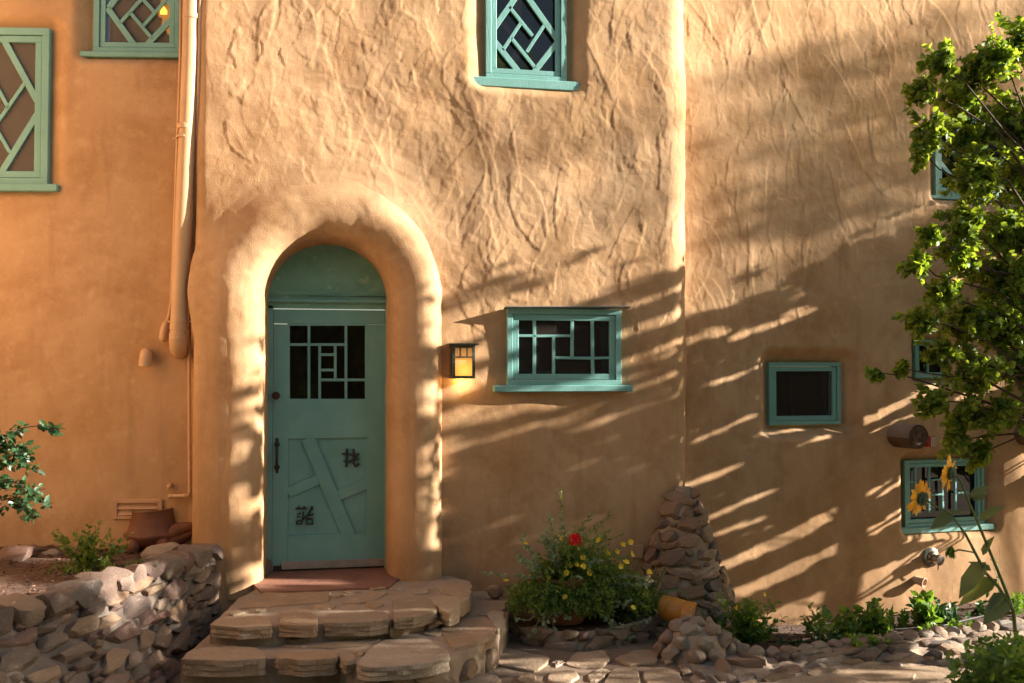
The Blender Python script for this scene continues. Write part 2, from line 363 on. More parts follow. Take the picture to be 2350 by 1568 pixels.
# openings: (wall, pixel rect of the outer frame, sink of the plaster at the frame, roll width)
OPEN = []
def opening(wall, X0, Y0, X1, Y1, n, roll, lip=0.):
    u0, z1 = wall.uv(X0, Y0, n); u1, z0 = wall.uv(X1, Y1, n)
    OPEN.append((wall, u0, u1, z0, z1, n, roll)); return u0, u1, z0, z1
W1 = opening(WA, -80, 67, 115, 428, -.05, .16)
W2 = opening(WA, 222, -140, 418, 128, -.11, .16)
W3 = opening(WM, 1113, -150, 1297, 194, -.09, .20)
W4 = opening(WM, 1162, 708, 1423, 885, -.015, .10)
W5 = opening(WR, 1758, 832, 1923, 973, -.13, .20)
W6 = opening(WR, 2137, 262, 2400, 466, -.12, .16)
W7 = opening(WR, 2092, 780, 2170, 868, -.10, .12)
W8 = opening(WR, 2068, 1056, 2252, 1200, -.14, .16)
keep = np.ones((nt_-1, nz-1), bool)
for wall, u0, u1, z0, z1, n, roll in OPEN:
    ta, tb = t_of(wall, u0), t_of(wall, u1)
    dt = np.maximum(np.maximum(ta-TT, TT-tb), 0); dz = np.maximum(np.maximum(z0-ZZ, ZZ-z1), 0)
    dd = np.hypot(dt, dz*1.25); wgt = np.clip(1-dd/roll, 0, 1); wgt = wgt*wgt*(3-2*wgt)
    wgt = wgt**1.4
    H = H*(1-.8*wgt)+n*wgt; H0 = H0*(1-.8*wgt)+n*wgt
    ins = (TT > ta+.03) & (TT < tb-.03) & (ZZ > z0+.03) & (ZZ < z1-.03)
    keep &= ~(ins[:-1, :-1] & ins[1:, 1:])
# the doorway
LEAF = -.30
dxl = WM.uv(612, 900, LEAF)[0]; dxr = WM.uv(888, 900, LEAF)[0]; dzs = WM.uv(750, 692, LEAF)[1]; dzt = WM.uv(750, 560, LEAF)[1]
dcx, dhw = (dxl+dxr)/2, (dxr-dxl)/2
an_ = np.arctan2(ZZ-dzs, WX-dcx)
ex, ez = np.abs(WX-dcx), np.maximum(ZZ-dzs, 0)
dst = np.where(ZZ > dzs, (np.hypot(ex/dhw, ez/(dzt-dzs))-1)*dhw, ex-dhw)
side = np.where(WX < dcx, 1., sm(an_, .15, 1.25))
sw = np.interp(dst, [0, .13, .17, .21, .26, .32, .42, .54, .66, .80], [.06, .106, .126, .136, .140, .130, .090, .046, .015, 0])*side*(TT > tXL-.30)*(TT < tXR)
dmp = np.clip(sw/.05, 0, 1); H = H0*(1-.9*dmp)+(H-H0)*(1-.25*dmp)+sw*sm(TT, tXL-.30, tXL-.05)
rr = np.hypot((WX-dcx)/(dhw+.14), np.maximum(ZZ-dzs, 0)/(dzt-dzs+.14))
ind = (rr < 1) & (TT > tXL) & (TT < tXR)
keep &= ~(ind[:-1, :-1] & ind[1:, 1:])
V = np.stack([WX+nx[:, None]*H, WY+ny[:, None]*H, ZZ], -1).reshape(-1, 3)
idx = np.arange(nt_*nz).reshape(nt_, nz)
F = np.stack([idx[:-1, :-1], idx[1:, :-1], idx[1:, 1:], idx[:-1, 1:]], -1)[keep]
used = np.zeros(len(V), bool); used[F.ravel()] = True; remap = np.cumsum(used)-1
mesh_np('wall', V[used], remap[F], ADOBE, house)
def slab(name, quad, mat, parent, up=(0, 0, .25)):
    q = [np.array(p, float) for p in quad]; up = np.array(up); m = MB(); m.add(q+[p+up for p in q], [(3, 2, 1, 0), (4, 5, 6, 7), (0, 1, 5, 4), (1, 2, 6, 5), (2, 3, 7, 6), (3, 0, 4, 7)]); return m.build(name, mat, parent)
eL = WA.o-WA.t*LA; eR = WR.o+WR.t*LR
# wing wall added out of view to bounce warm light; then the roof
gx, gz = np.meshgrid(np.linspace(0, 3.2, 120), np.linspace(-.75, 5.15, 190), indexing='ij')
P_ = np.stack([gx*0+eL[0]+.02, eL[1]+.05-gx, gz], -1); P_[..., 0] += .02*vnoise(P_, 1.5, 9)+.006*vnoise(P_, 7, 2)
ii = np.arange(120*190).reshape(120, 190)
mesh_np('wall', P_.reshape(-1, 3), np.stack([ii[:-1, :-1], ii[:-1, 1:], ii[1:, 1:], ii[1:, :-1]], -1).reshape(-1, 4), ADOBE, house)
slab('roof', [(eL[0]-4, eL[1]-3.6, 5.14), (eL[0]+.05, eL[1]-3.6, 5.14), (eL[0]+.05, .25, 5.14), (eL[0]-4, .25, 5.14)], ADOBE, house, (0, 0, .2))
slab('roof', [(eL[0]-4, .27, 5.14), (XL, .05, 5.14), (XR, .05, 5.14), (XR+.02, STEP_R, 5.14), (eR[0], eR[1], 5.14)][:1]+[(XL+.2, .22, 5.14), (eR[0], eR[1]+.02, 5.14), (eR[0], 6, 5.14)], ADOBE, house, (0, 0, .2))

# door surround: a thick rolled lip swept round the arch
def resample(prof):
    prof = np.array(prof); pd = np.r_[0, np.cumsum(np.linalg.norm(np.diff(prof, axis=0), axis=1))]; q = np.linspace(0, pd[-1], 70)
    D, N_ = np.interp(q, pd, prof[:, 0]), np.interp(q, pd, prof[:, 1])
    for _ in range(2):
        D[1:-1] = (D[:-2]+D[1:-1]*2+D[2:])/4; N_[1:-1] = (N_[:-2]+N_[1:-1]*2+N_[2:])/4
    return D, N_
inner_ = [(-.012, -.40), (-.008, -.22), (0, -.10), (.014, 0), (.035, .06), (.07, .105), (.12, .135)]
prD1, prN1 = resample(inner_+[(.18, .158), (.25, .165), (.31, .148), (.36, .105), (.395, .045), (.41, -.04), (.42, -.14)])
prD2, prN2 = resample(inner_+[(.17, .145), (.22, .150), (.27, .149), (.33, .133), (.40, .102), (.46, .072), (.52, .040), (.57, .005)])
q = np.linspace(0, 1, 70)
ZB = -.12; path = []
for z in np.linspace(ZB, dzs, 90, endpoint=False): path.append((dxr, z, 1, 0))
for a in np.linspace(0, math.pi, 120): 
    rx, rz = dhw*math.cos(a), (dzt-dzs)*math.sin(a); nn = np.array([rx/dhw**2, rz/(dzt-dzs)**2]); nn /= np.linalg.norm(nn); path.append((dcx+rx, dzs+rz, nn[0], nn[1]))
for z in np.linspace(dzs, ZB, 91)[1:]: path.append((dxl, z, -1, 0))
path = np.array(path); npth = len(path)
pl_ = np.r_[0, np.cumsum(np.hypot(*np.diff(path[:, :2], axis=0).T))]; sN = pl_/pl_[-1]
bl = sm(sN, .39, .49)[:, None]
prD = prD1[None]*(1-bl)+prD2[None]*bl; prN = prN1[None]*(1-bl)+prN2[None]*bl
prD = np.where(prD > .12, .12+(prD-.12)*(1-.24*sm(sN, .60, .75))[:, None], prD)
V = np.zeros((npth, 70, 3))
V[..., 0] = path[:, 0:1]+path[:, 2:3]*prD; V[..., 2] = path[:, 1:2]+path[:, 3:4]*prD; V[..., 1] = -prN
nrm = np.zeros_like(V); tD = np.gradient(prD, axis=1); tN = np.gradient(prN, axis=1); l_ = np.hypot(tD, tN)
nrm[..., 0] = -path[:, 2:3]*tN/l_; nrm[..., 2] = -path[:, 3:4]*tN/l_; nrm[..., 1] = -tD/l_
disp = .005*vnoise(V, 2.6, 31)+.004*vnoise(V, 7, 32)+.0016*vnoise(V, 22, 33)
lipm = np.exp(-((q-.52)/.10)**2)[None]; disp = disp+lipm*(.005*np.abs(vnoise(V, 4, 34))+.002*vnoise(V, 14, 35))
pt_ = vnoise(V, 5, 36)+.5*vnoise(V, 15, 37); disp = disp+.003*np.clip((pt_-.25)/.08, 0, 1)
disp = disp*(np.clip(q/.25, 0, 1))[None]
V = V+nrm*disp[..., None]
ii = np.arange(npth*70).reshape(npth, 70)
mesh_np('door_surround', V.reshape(-1, 3), np.stack([ii[:-1, :-1], ii[:-1, 1:], ii[1:, 1:], ii[1:, :-1]], -1).reshape(-1, 4), ADOBE, house)

# ------------------------------------------------------------------ windows
def window(wall, rect, n, deep=False, sash=.045, frame=.05, sill=None, munt=(), inner=(), screen=None, fd=.05, prong=None):
    u0, u1, z0, z1 = rect; p = wall.pt; tv, nv, zv = wall.t, wall.n, np.array([0, 0, 1.])
    m = MB(); dv = -nv*fd*2
    def ring(mb, a0, a1, b0, b1, wd, nf, dep):
        mb.bar(p(a0, b1-wd/2, nf), p(a1, b1-wd/2, nf), zv, -nv*dep, wd); mb.bar(p(a0, b0+wd/2, nf), p(a1, b0+wd/2, nf), zv, -nv*dep, wd)
        mb.bar(p(a0+wd/2, b0+wd, nf), p(a0+wd/2, b1-wd, nf), tv, -nv*dep, wd); mb.bar(p(a1-wd/2, b0+wd, nf), p(a1-wd/2, b1-wd, nf), tv, -nv*dep, wd)
    ring(m, u0, u1, z0, z1, frame, n+fd, fd*2.6)
    win = m.build('window', TEAL, house)
    m = MB(); ring(m, u0+frame+.004, u1-frame-.004, z0+frame+.004, z1-frame-.004, sash, n+fd-.012, .03); m.build('sash', TEAL, win)
    a0, a1, b0, b1 = u0+frame+sash, u1-frame-sash, z0+frame+sash, z1-frame-sash
    nf = n+fd-.016
    for (x1, y1, x2, y2, wpx) in munt:
        A, B = wall.uv(x1, y1, nf), wall.uv(x2, y2, nf)
        def clip(P, Q):                    # keep the bar within the sash
            f = 1.
            for k, lo, hi in ((0, a0-.012, a1+.012), (1, b0-.012, b1+.012)):
                dlt = Q[k]-P[k]
                if dlt > 1e-9: f = min(f, (hi-P[k])/dlt)
                if dlt < -1e-9: f = min(f, (lo-P[k])/dlt)
            return (P[0]+(Q[0]-P[0])*f, P[1]+(Q[1]-P[1])*f)
        if min(abs(A[0]-B[0]), abs(A[1]-B[1])) < .05: A, B = ((float(np.clip(q[0], a0-.012, a1+.012)), float(np.clip(q[1], b0-.012, b1+.012))) for q in (A, B))
        elif abs(A[0]-(a0+a1)/2)+abs(A[1]-(b0+b1)/2) < abs(B[0]-(a0+a1)/2)+abs(B[1]-(b0+b1)/2): B = clip(A, B); A = clip(B, A)
        else: A = clip(B, A); B = clip(A, B)
        pa, pb = p(*A, nf), p(*B, nf); dr = (pb-pa)/np.linalg.norm(pb-pa); sd = np.cross(dr, nv)
        wm = wpx/290.
        mm = MB(); mm.bar(pa, pb, sd, -nv*(.018+rnd.uniform(0, .002)), wm, .002); mm.build('muntin', TEAL, win)
    gl = n+fd-.065 if not (inner or deep) else n-.10
    mg = MB(); mg.bar(p(a0-.01, (b0+b1)/2, gl), p(a1+.01, (b0+b1)/2, gl), zv, -nv*.006, b1-b0+.02, 0); mg.build('pane', GLASS, win)
    if screen:
        mg = MB(); mg.bar(p(a0-.01, (b0+b1)/2, nf-.022), p(a1+.01, (b0+b1)/2, nf-.022), zv, -nv*.002, b1-b0+.02, 0); mg.build('screen', screen, win)
    for (x1, y1, x2, y2, wpx) in inner:
        A, B = wall.uv(x1, y1, n-.04), wall.uv(x2, y2, n-.04); pa, pb = p(*A, n-.05), p(*B, n-.05); dr = (pb-pa)/np.linalg.norm(pb-pa); sd = np.cross(dr, nv)
        mm = MB(); mm.bar(pa, pb, sd, -nv*.03, wpx/290., .002); mm.build('inner_bar', TEAL, win)
    if sill:
        X0, X1, Y0, Y1, pr = sill; s0, zt = wall.uv(X0, Y0, n+fd+pr); s1, _ = wall.uv(X1, Y0, n+fd+pr); hgt = (Y1-Y0)/290.
        mm = MB(); mm.bar(p(s0, z0-hgt/2+.004, n+fd+pr), p(s1, z0-hgt/2+.004, n+fd+pr), zv, -nv*(pr+fd+.05), hgt, .006); mm.build('sill', TEAL, win)
    return win
# diagonal lattice windows: a big lozenge with a smaller pinwheel lattice inside, given as pixel lines
D3 = [(1127, 75, 1200, -30, 13), (1195, -30, 1279, 90, 13), (1127, 84, 1212, 192, 13), (1205, 192, 1280, 96, 13),
      (1169, 15, 1222, 82, 8), (1154, 115, 1196, 52, 8), (1174, 87, 1229, 156, 8), (1209, 119, 1249, 58, 8)]
window(WM, W3, -.09, munt=D3, frame=.045, sash=.04, sill=(1085, 1330, 184, 206, .03))
D2 = [(249, 18, 310, -62, 13), (404, 24, 340, -62, 13), (246, 18, 320, 120, 13), (320, 120, 405, 32, 13), (274, 54, 330, -8, 8), (298, 28, 350, 90, 8), (322, -8, 354, 27, 8), (328, 60, 384, -4, 8)]
window(WA, W2, -.11, deep=True, munt=D2, frame=.045, sash=.04, sill=(182, 416, 124, 136, .03), screen=SCREENW)
D1 = [(2, 80, 92, 245, 14), (92, 250, -12, 420, 14), (-20, 300, 57, 190, 8), (-40, 140, 20, 250, 8), (-40, 240, 22, 350, 8)]
window(WA, W1, -.05, munt=D1, frame=.055, sash=.05, sill=(-90, 130, 421, 437, .04), screen=SCREENW)
z5 = lambda x, y: (979.2+x*.2604, 642.6+y*.2604)
def zl(x1, y1, x2, y2, wpx): return (*z5(x1, y1), *z5(x2, y2), wpx)
D4 = [zl(950, 320, 950, 865, 7.5), zl(780, 492, 950, 492, 6), zl(950, 495, 1283, 492, 6), zl(1283, 320, 1283, 690, 7.5), zl(1120, 500, 1120, 865, 7), zl(1140, 686, 1460, 690, 6.5), zl(1460, 320, 1465, 865, 7.5), zl(1470, 690, 1625, 686, 6)]
window(WM, W4, -.015, munt=D4, frame=.045, sash=.045, sill=(1134, 1453, 881, 896, .035), fd=.04, screen=SCREEN,
       inner=[zl(785, 830, 1620, 830, 17), zl(1155, 320, 1155, 865, 11), zl(1580, 320, 1580, 865, 20)])
window(WR, W5, -.13, frame=.035, sash=.04, screen=SCREEN, inner=[(1821, 845, 1821, 960, 5), (1900, 845, 1900, 960, 10), (1775, 956, 1910, 956, 8)])
D6 = [(2150, 362, 2225, 455, 12), (2225, 455, 2330, 330, 12), (2150, 350, 2235, 270, 12), (2235, 270, 2330, 370, 12), (2195, 420, 2270, 330, 7), (2180, 340, 2250, 420, 7)]
window(WR, W6, -.12, munt=D6, frame=.04, sash=.04, sill=(2134, 2400, 462, 472, .01))
window(WR, W7, -.10, munt=[(2130, 790, 2130, 860, 6)], frame=.03, sash=.02)
def z7(x, y): return (2068.6+x*.1640, 1040.4+y*.1640)
def yl(x1, y1, x2, y2, wpx): return (*z7(x1, y1), *z7(x2, y2), wpx)
D8 = [yl(200, 160, 200, 860, 6.5), yl(20, 405, 200, 402, 5), yl(395, 150, 395, 830, 6.5), yl(415, 378, 640, 360, 5), yl(575, 385, 590, 820, 6), yl(400, 580, 575, 575, 5), yl(765, 340, 765, 800, 6), yl(790, 555, 940, 550, 5), yl(620, 360, 620, 150, 5)]
window(WR, W8, -.14, munt=D8, frame=.03, sash=.035, sill=(2058, 2282, 1192, 1208, .05))
# small rain hood over the kitchen window
m = MB(); A, B = WM.P(1158, 707, .05), WM.P(1446, 706, .05); m.box((A+B)/2+np.array([0, .015, .002]), (B-A)/2, (0, .045, -.008), (0, 0, .003), 0)
m.build('flashing', ALU, house)
# pendant lamps seen inside the upper left window
def emit(name, c, s, base):
    m, n, b = nodes(name); v = oc(n); b.inputs['Base Color'].default_value = (*base, 1); b.inputs['Roughness'].default_value = .4
    b.inputs['Emission Color'].default_value = (*c, 1); b.inputs['Emission Strength'].default_value = s; return m
AMBER = emit('lit_amber_glass', (1, .38, .04), .9, (.6, .3, .08))
for (X, Y, s), lb in zip(((380, 18, 1.), (383, 52, .8), (392, 68, .5)), ('largest amber glass pendant lamp glowing inside the lattice window', 'smaller amber pendant lamp hanging just under the largest one', 'smallest amber pendant lamp half hidden by the window lattice')):
    c = WA.P(X, Y, -.145); pl0 = tag(empty('pendant_lamp', c), lb, 'lamp', 'pendant lamps inside the upper window')
    m = MB(); m.lathe(c-np.array([0, 0, .07*s]), [(.055*s, 0), (.055*s, .03*s), (.035*s, .12*s), (.02*s, .16*s)], 10); m.build('lamp_shade', AMBER, pl0)
    m = MB(); m.tube([c+np.array([0, 0, .09*s]), c+np.array([0, 0, .35])], .006, 6); m.build('cord', BLACK, pl0)

# ------------------------------------------------------------------ the door
Zv = np.array([0, 0, 1.]); Xv = np.array([1., 0, 0]); Nv = np.array([0, -1., 0])
def dpt(X, Y, n): return WM.P(X, Y, n)
def dbar(mb, X1, Y1, X2, Y2, n, dep, wpx, bev=.003):      # bar between two pixels on the door plane
    a, b = dpt(X1, Y1, n), dpt(X2, Y2, n); dr = (b-a)/np.linalg.norm(b-a); mb.bar(a, b, np.cross(dr, Nv), -Nv*dep, wpx/283., bev)
def drect(mb, X0, Y0, X1, Y1, n, dep, bev=.003):
    a = dpt(X0, Y0, n); b = dpt(X1, Y1, n); mb.box((a+b)/2-Nv*dep/2, Xv*(b[0]-a[0])/2, Zv*(a[2]-b[2])/2, Nv*dep/2, bev)
m = MB(); drect(m, 624, 744.5, 660, 1298, LEAF, .04); drect(m, 843.5, 744.5, 883, 1298, LEAF, .04); drect(m, 624, 710, 883, 744, LEAF, .04)
drect(m, 660.6, 918, 843, 1005, LEAF, .04); drect(m, 660.6, 1230, 843, 1298, LEAF, .04)
door = m.build('door', TEAL, house)
m = MB(); drect(m, 660, 1005, 843, 1230, LEAF-.020, .02, 0); m.build('panel', TEAL, door)
zd = lambda x, y: (648.7+x*.1483, 1003.7+y*.1483)
def db(mb, x1, y1, x2, y2, wpx, n=LEAF-.001, dep=.018): dbar(mb, *zd(x1, y1), *zd(x2, y2), n, dep, wpx)
m = MB(); db(m, 385, 15, 1022, 1525, 29.5); m.build('brace', TEAL, door)
m = MB(); db(m, 82, 860, 545, 655, 23.5, LEAF-.0015); m.build('brace', TEAL, door)
m = MB(); db(m, 868, 900, 1316, 715, 23.5, LEAF-.0015); m.build('brace', TEAL, door)
ze = lambda x, y: (624.2+x*.160, 703.8+y*.160)
def dm(x1, y1, x2, y2, wpx=6.2):
    mm = MB(); dbar(mm, *ze(x1, y1), *ze(x2, y2), LEAF-.003, .02, wpx); mm.build('muntin', TEAL, door)
m = MB()
for L in ((222, 258, 1372, 258), (222, 1341, 1372, 1341)): dbar(m, *ze(*L[:2]), *ze(*L[2:]), LEAF-.001, .02, 5.4)
for L in ((238, 276, 238, 1325), (1352, 276, 1352, 1325)): dbar(m, *ze(*L[:2]), *ze(*L[2:]), LEAF-.001, .02, 5.4)
m.build('glazing_bead', TEAL, door)
dm(530, 275, 530, 1325); dm(1062, 278, 1062, 1325); dm(255, 545, 510, 545); dm(550, 545, 1042, 545); dm(684, 565, 684, 1325); dm(908, 565, 908, 1040)
dm(705, 690, 890, 690); dm(705, 910, 890, 910); dm(705, 1052, 1042, 1052); dm(1082, 1052, 1335, 1052)
m = MB(); drect(m, 661, 744, 843, 918, LEAF-.018, .006, 0); m.build('pane', GLASS, door)
kc = dpt(634, 908, LEAF)
m = MB(); m.lathe(kc, [(.030, 0), (.030, .006), (.014, .012), (.012, .03), (.028, .038), (.031, .052), (.022, .062)], 20, Nv); m.build('knob', BRONZE, door, True, 40)
m = MB(); h0, h1 = dpt(636, 1020, LEAF), dpt(636, 1072, LEAF)
for hh, s in ((h0, 1), (h1, -1)): m.lathe(hh, [(.022, 0), (.02, .008), (.010, .012)], 12, Nv)
m.box(h0+Zv*.02+Nv*.003, Xv*.012, Zv*.03, Nv*.004, .003); m.box(h1-Zv*.02+Nv*.003, Xv*.010, Zv*.028, Nv*.004, .003)
m.tube([h0+Nv*.008, h0+Nv*.05-Zv*.02, (h0+h1)/2+Nv*.06, h1+Nv*.05+Zv*.02, h1+Nv*.008], [.008, .012, .011, .012, .008], 10); m.build('handle', BLACK, door, True, 50)
# the two cut-out characters on the door
def glyph(strokes):
    mb = MB()
    for s in strokes:
        pts = s[:-1]; w0 = s[-1]
        for i, (p0, p1) in enumerate(zip(pts[:-1], pts[1:])):
            dbar(mb, *zd(*p0), *zd(*p1), LEAF-.012+.001*i+rnd.uniform(.008, .0115), .018, w0*.1483*rnd.uniform(.72, .92), .002)
    return mb.build('lettering', BLACK, door)
glyph([[(915, 255), (1055, 270), 26], [(998, 175), (990, 465), 36], [(935, 375), (1020, 335), 24], [(1020, 385), (1110, 340), 28],
       [(1098, 180), (1095, 390), (1120, 455), (1185, 410), 34], [(1045, 275), (1135, 262), 26], [(1105, 330), (1185, 250), 28], [(1110, 370), (1185, 330), 28]])
glyph([[(195, 1108), (380, 1108), 26], [(240, 1070), (262, 1105), 26], [(330, 1066), (335, 1105), 26], [(228, 1190), (285, 1180), 18], [(218, 1235), (272, 1230), 18],
       [(325, 1150), (305, 1265), 24], [(210, 1300), (310, 1295), 20], [(215, 1300), (215, 1352), 20], [(305, 1295), (298, 1348), 20], [(205, 1348), (305, 1342), 18],
       [(462, 1068), (395, 1200), (300, 1285), 34], [(400, 1215), (485, 1190), 26], [(365, 1262), (470, 1270), 26], [(375, 1262), (370, 1350), 22], [(462, 1270), (460, 1345), 24], [(365, 1348), (475, 1345), 22], [(466, 1130), (466, 1080), 22]])
# frame round the door, transom, lunette panel, weather strips, threshold
m = MB(); drect(m, 610, 700, 623, 1312, LEAF+.015, .07); drect(m, 884, 700, 897, 1305, LEAF+.015, .07); m.build('door_frame', TEAL, house)
m = MB(); drect(m, 612, 684, 894, 697, LEAF+.045, .08, .008); drect(m, 616, 675, 890, 684, LEAF+.015, .05, .004)
for X0, X1, Y in ((640, 690, 671), (690, 825, 670), (825, 868, 672)): drect(m, X0+.5, Y-3, X1-.5, Y+4, LEAF+.022, .05, .002)
m.build('transom_rail', TEAL, house)
# lunette
vs = []; fs = []; K = 24
for j in range(5):
    for i in range(K+1):
        a = math.pi*i/K; f = 1-j/5
        vs.append((dcx+dhw*1.02*f*math.cos(a), .285+.004*math.sin(i*1.7+j), dzs+.04+(dzt-dzs+.0)*f*math.sin(a)))
for j in range(4):
    for i in range(K): fs.append((j*(K+1)+i, j*(K+1)+i+1, (j+1)*(K+1)+i+1, (j+1)*(K+1)+i))
b0 = len(vs); vs.append((dcx, .286, dzs+.04)); fs += [(4*(K+1)+i, 4*(K+1)+i+1, b0) for i in range(K)]
TEALR = simple('rough_teal_plaster', (.14, .33, .265), (.20, .42, .34), 5, .6, .6, 12, wear=((.28, .47, .40), 9, .60))
m = MB(); m.add(vs, fs); m.add([(dxl-.05, .285, dzs-.06), (dxr+.05, .285, dzs-.06), (dxr+.05, .285, dzs+.045), (dxl-.05, .285, dzs+.045)], [(0, 1, 2, 3)]); m.build('lunette_panel', TEALR, house, True)
m = MB(); drect(m, 622.5, 706, 884, 709.5, LEAF+.006, .02, 0); drect(m, 621.5, 709.6, 624.6, 1300, LEAF+.006, .02, 0); m.build('weather_strip', simple('brown_strip', (.20, .125, .09)), house)
m = MB(); drect(m, 646, 1290, 883, 1299, LEAF+.014, .014, .002); m.build('kick_strip', ALU, door)
m = MB(); drect(m, 626, 1300, 883, 1306, LEAF-.005, .03, 0); m.build('door_sweep', BLACK, door)
zth = dpt(750, 1307, LEAF)[2]
m = MB(); y0 = .40; 
tl, tr = PZ(601, 1359, zth-.01), PZ(892, 1347, zth-.01)
m.add([(dxl-.1, .40, zth), (dxr+.1, .40, zth), (dxr+.10, .02, zth-.006), (tr[0], tr[1], zth-.012), (tl[0], tl[1], zth-.012), (dxl-.1, .02, zth-.006)] +
      [(dxl-.1, .40, zth-.2), (dxr+.1, .40, zth-.2), (dxr+.10, .02, zth-.2), (tr[0], tr[1], zth-.2), (tl[0], tl[1], zth-.2), (dxl-.1, .02, zth-.2)],
      [(0, 5, 2, 1), (5, 4, 3, 2), (3, 4, 10, 9), (2, 3, 9, 8), (4, 5, 11, 10)]); m.build('threshold', THRESH, house)

# ------------------------------------------------------------------ ground
def gz_(x, y): return -.37-.028*np.clip(np.asarray(x)-1.0, 0, 5)-.012*np.clip(-np.asarray(y)-2, 0, 8)
gx, gy = np.meshgrid(np.r_[np.linspace(-60, -5, 12), np.linspace(-4.9, 9, 140), np.linspace(9.2, 70, 14)], np.r_[np.linspace(-70, -5, 16), np.linspace(-4.9, 1.6, 80), np.linspace(2, 30, 6)], indexing='ij')
zr = -.36
edge_t = [PZ(X, Y, zr) for X, Y in ((1560, 1450), (1600, 1448), (1650, 1462), (1690, 1490), (1730, 1505), (1800, 1503), (1900, 1492), (2000, 1480), (2100, 1468), (2200, 1456), (2330, 1440), (2450, 1428))]
_e = np.array(sorted([tuple(p[:2]) for p in edge_t])); P_ = np.stack([gx, gy, gz_(gx, gy)], -1)
P_[..., 2] -= np.where((gx > _e[0, 0]+.1) & (gx < 9) & (gy > np.interp(gx, _e[:, 0], _e[:, 1])+.08) & (gy < 3), .5, 0); P_[..., 2] += .006*vnoise(P_, 2, 61)+.003*vnoise(P_, 7, 62)
ii = np.arange(gx.size).reshape(gx.shape)
ground = mesh_np('ground', P_.reshape(-1, 3), np.stack([ii[:-1, :-1], ii[1:, :-1], ii[1:, 1:], ii[:-1, 1:]], -1).reshape(-1, 4), GROUND); tag(ground, 'packed tan earth ground in front of the house', None, kind='structure')

# ------------------------------------------------------------------ stone makers
def stone_proto(seed, facets, sub=2, squash=(1, 1, 1)):
    bm = bmesh.new(); bmesh.ops.create_icosphere(bm, subdivisions=sub, radius=1); r = random.Random(seed)
    P = np.array([v.co for v in bm.verts])
    if facets > 6:
        P = P*(1/np.abs(P).max(axis=1, keepdims=True))**.75
        P[:, 1] = np.clip(P[:, 1], -.6, .6)
    for _ in range(facets):
        nn = np.array([r.gauss(0, 1) for _ in range(3)]); nn /= np.linalg.norm(nn); d_ = r.uniform(.62, .95) if facets > 6 else r.uniform(.5, .82); k = P@nn
        P = P-np.outer(np.maximum(k-d_, 0)*.92, nn)
    P = P*(1+.10*vnoise(P+seed*3.1, 1.7, seed)+.05*vnoise(P+seed, 4.1, seed))[:, None]
    P = P/np.abs(P).max(axis=0)
    for v, p in zip(bm.verts, P): v.co = p
    me = bpy.data.meshes.new('stone'); bm.to_mesh(me); bm.free(); me.polygons.foreach_set('use_smooth', np.ones(len(me.polygons), bool)); me.set_sharp_from_angle(angle=R(30)); return me
ROUGH = [stone_proto(k, 13, 3) for k in range(12)]; ROUND = [stone_proto(50+k, 4, 3) for k in range(8)]
def proto_set(mat, src): 
    out = []
    for me in src: q_ = me.copy(); q_.materials.append(mat); out.append(q_)
    return out
PINK, TAN, COB = proto_set(ROCKP, ROUGH), proto_set(ROCKT, ROUGH), proto_set(ROCKG, ROUND)
def put(name, meshes, p, size, parent=None, frame=None, tilt=.2):
    o = bpy.data.objects.new(name, rnd.choice(meshes)); col.objects.link(o)
    if frame is not None: m3 = Matrix([list(c) for c in np.array(frame).T])
    else: m3 = Matrix.Identity(3)
    e = Quaternion((rnd.gauss(0, 1), rnd.gauss(0, 1), rnd.gauss(0, 1)), rnd.gauss(0, tilt)).to_matrix()
    rot = (e @ m3).to_4x4()
    sx, sy, sz = size; mw = Matrix.Translation(Vector(p)) @ rot @ Matrix.Diagonal((sx, sy, sz, 1))
    if parent: o.parent = parent; o.matrix_parent_inverse = world_of(parent).inverted()
    o.matrix_basis = mw
    return o
def nrmz(v): v = np.asarray(v, float); return v/np.linalg.norm(v)
def resamp(pts, n):
    pts = np.array(pts, float); d_ = np.r_[0, np.cumsum(np.linalg.norm(np.diff(pts, axis=0), axis=1))]; q_ = np.linspace(0, d_[-1], n)
    return np.stack([np.interp(q_, d_, pts[:, k]) for k in range(pts.shape[1])], -1), d_[-1]
def loft(name, top, base, mat, parent, nu=90, nv=24, amp=.02, cap=.35, seed=3):
    a, _ = resamp(top, nu); b, _ = resamp(base, nu); f = np.linspace(0, 1, nv)[None, :, None]
    G = a[:, None]*(1-f)+b[:, None]*f
    tn = np.gradient(G, axis=0); tv = np.gradient(G, axis=1); nn = np.cross(tn, tv); nn /= np.linalg.norm(nn, axis=-1, keepdims=True)+1e-9
    G = G+nn*(amp*vnoise(G, 7, seed)+amp*.6*vnoise(G, 17, seed+1))[..., None]
    ii = np.arange(nu*nv).reshape(nu, nv)
    return mesh_np(name, G.reshape(-1, 3), np.stack([ii[:-1, :-1], ii[1:, :-1], ii[1:, 1:], ii[:-1, 1:]], -1).reshape(-1, 4), mat, parent)
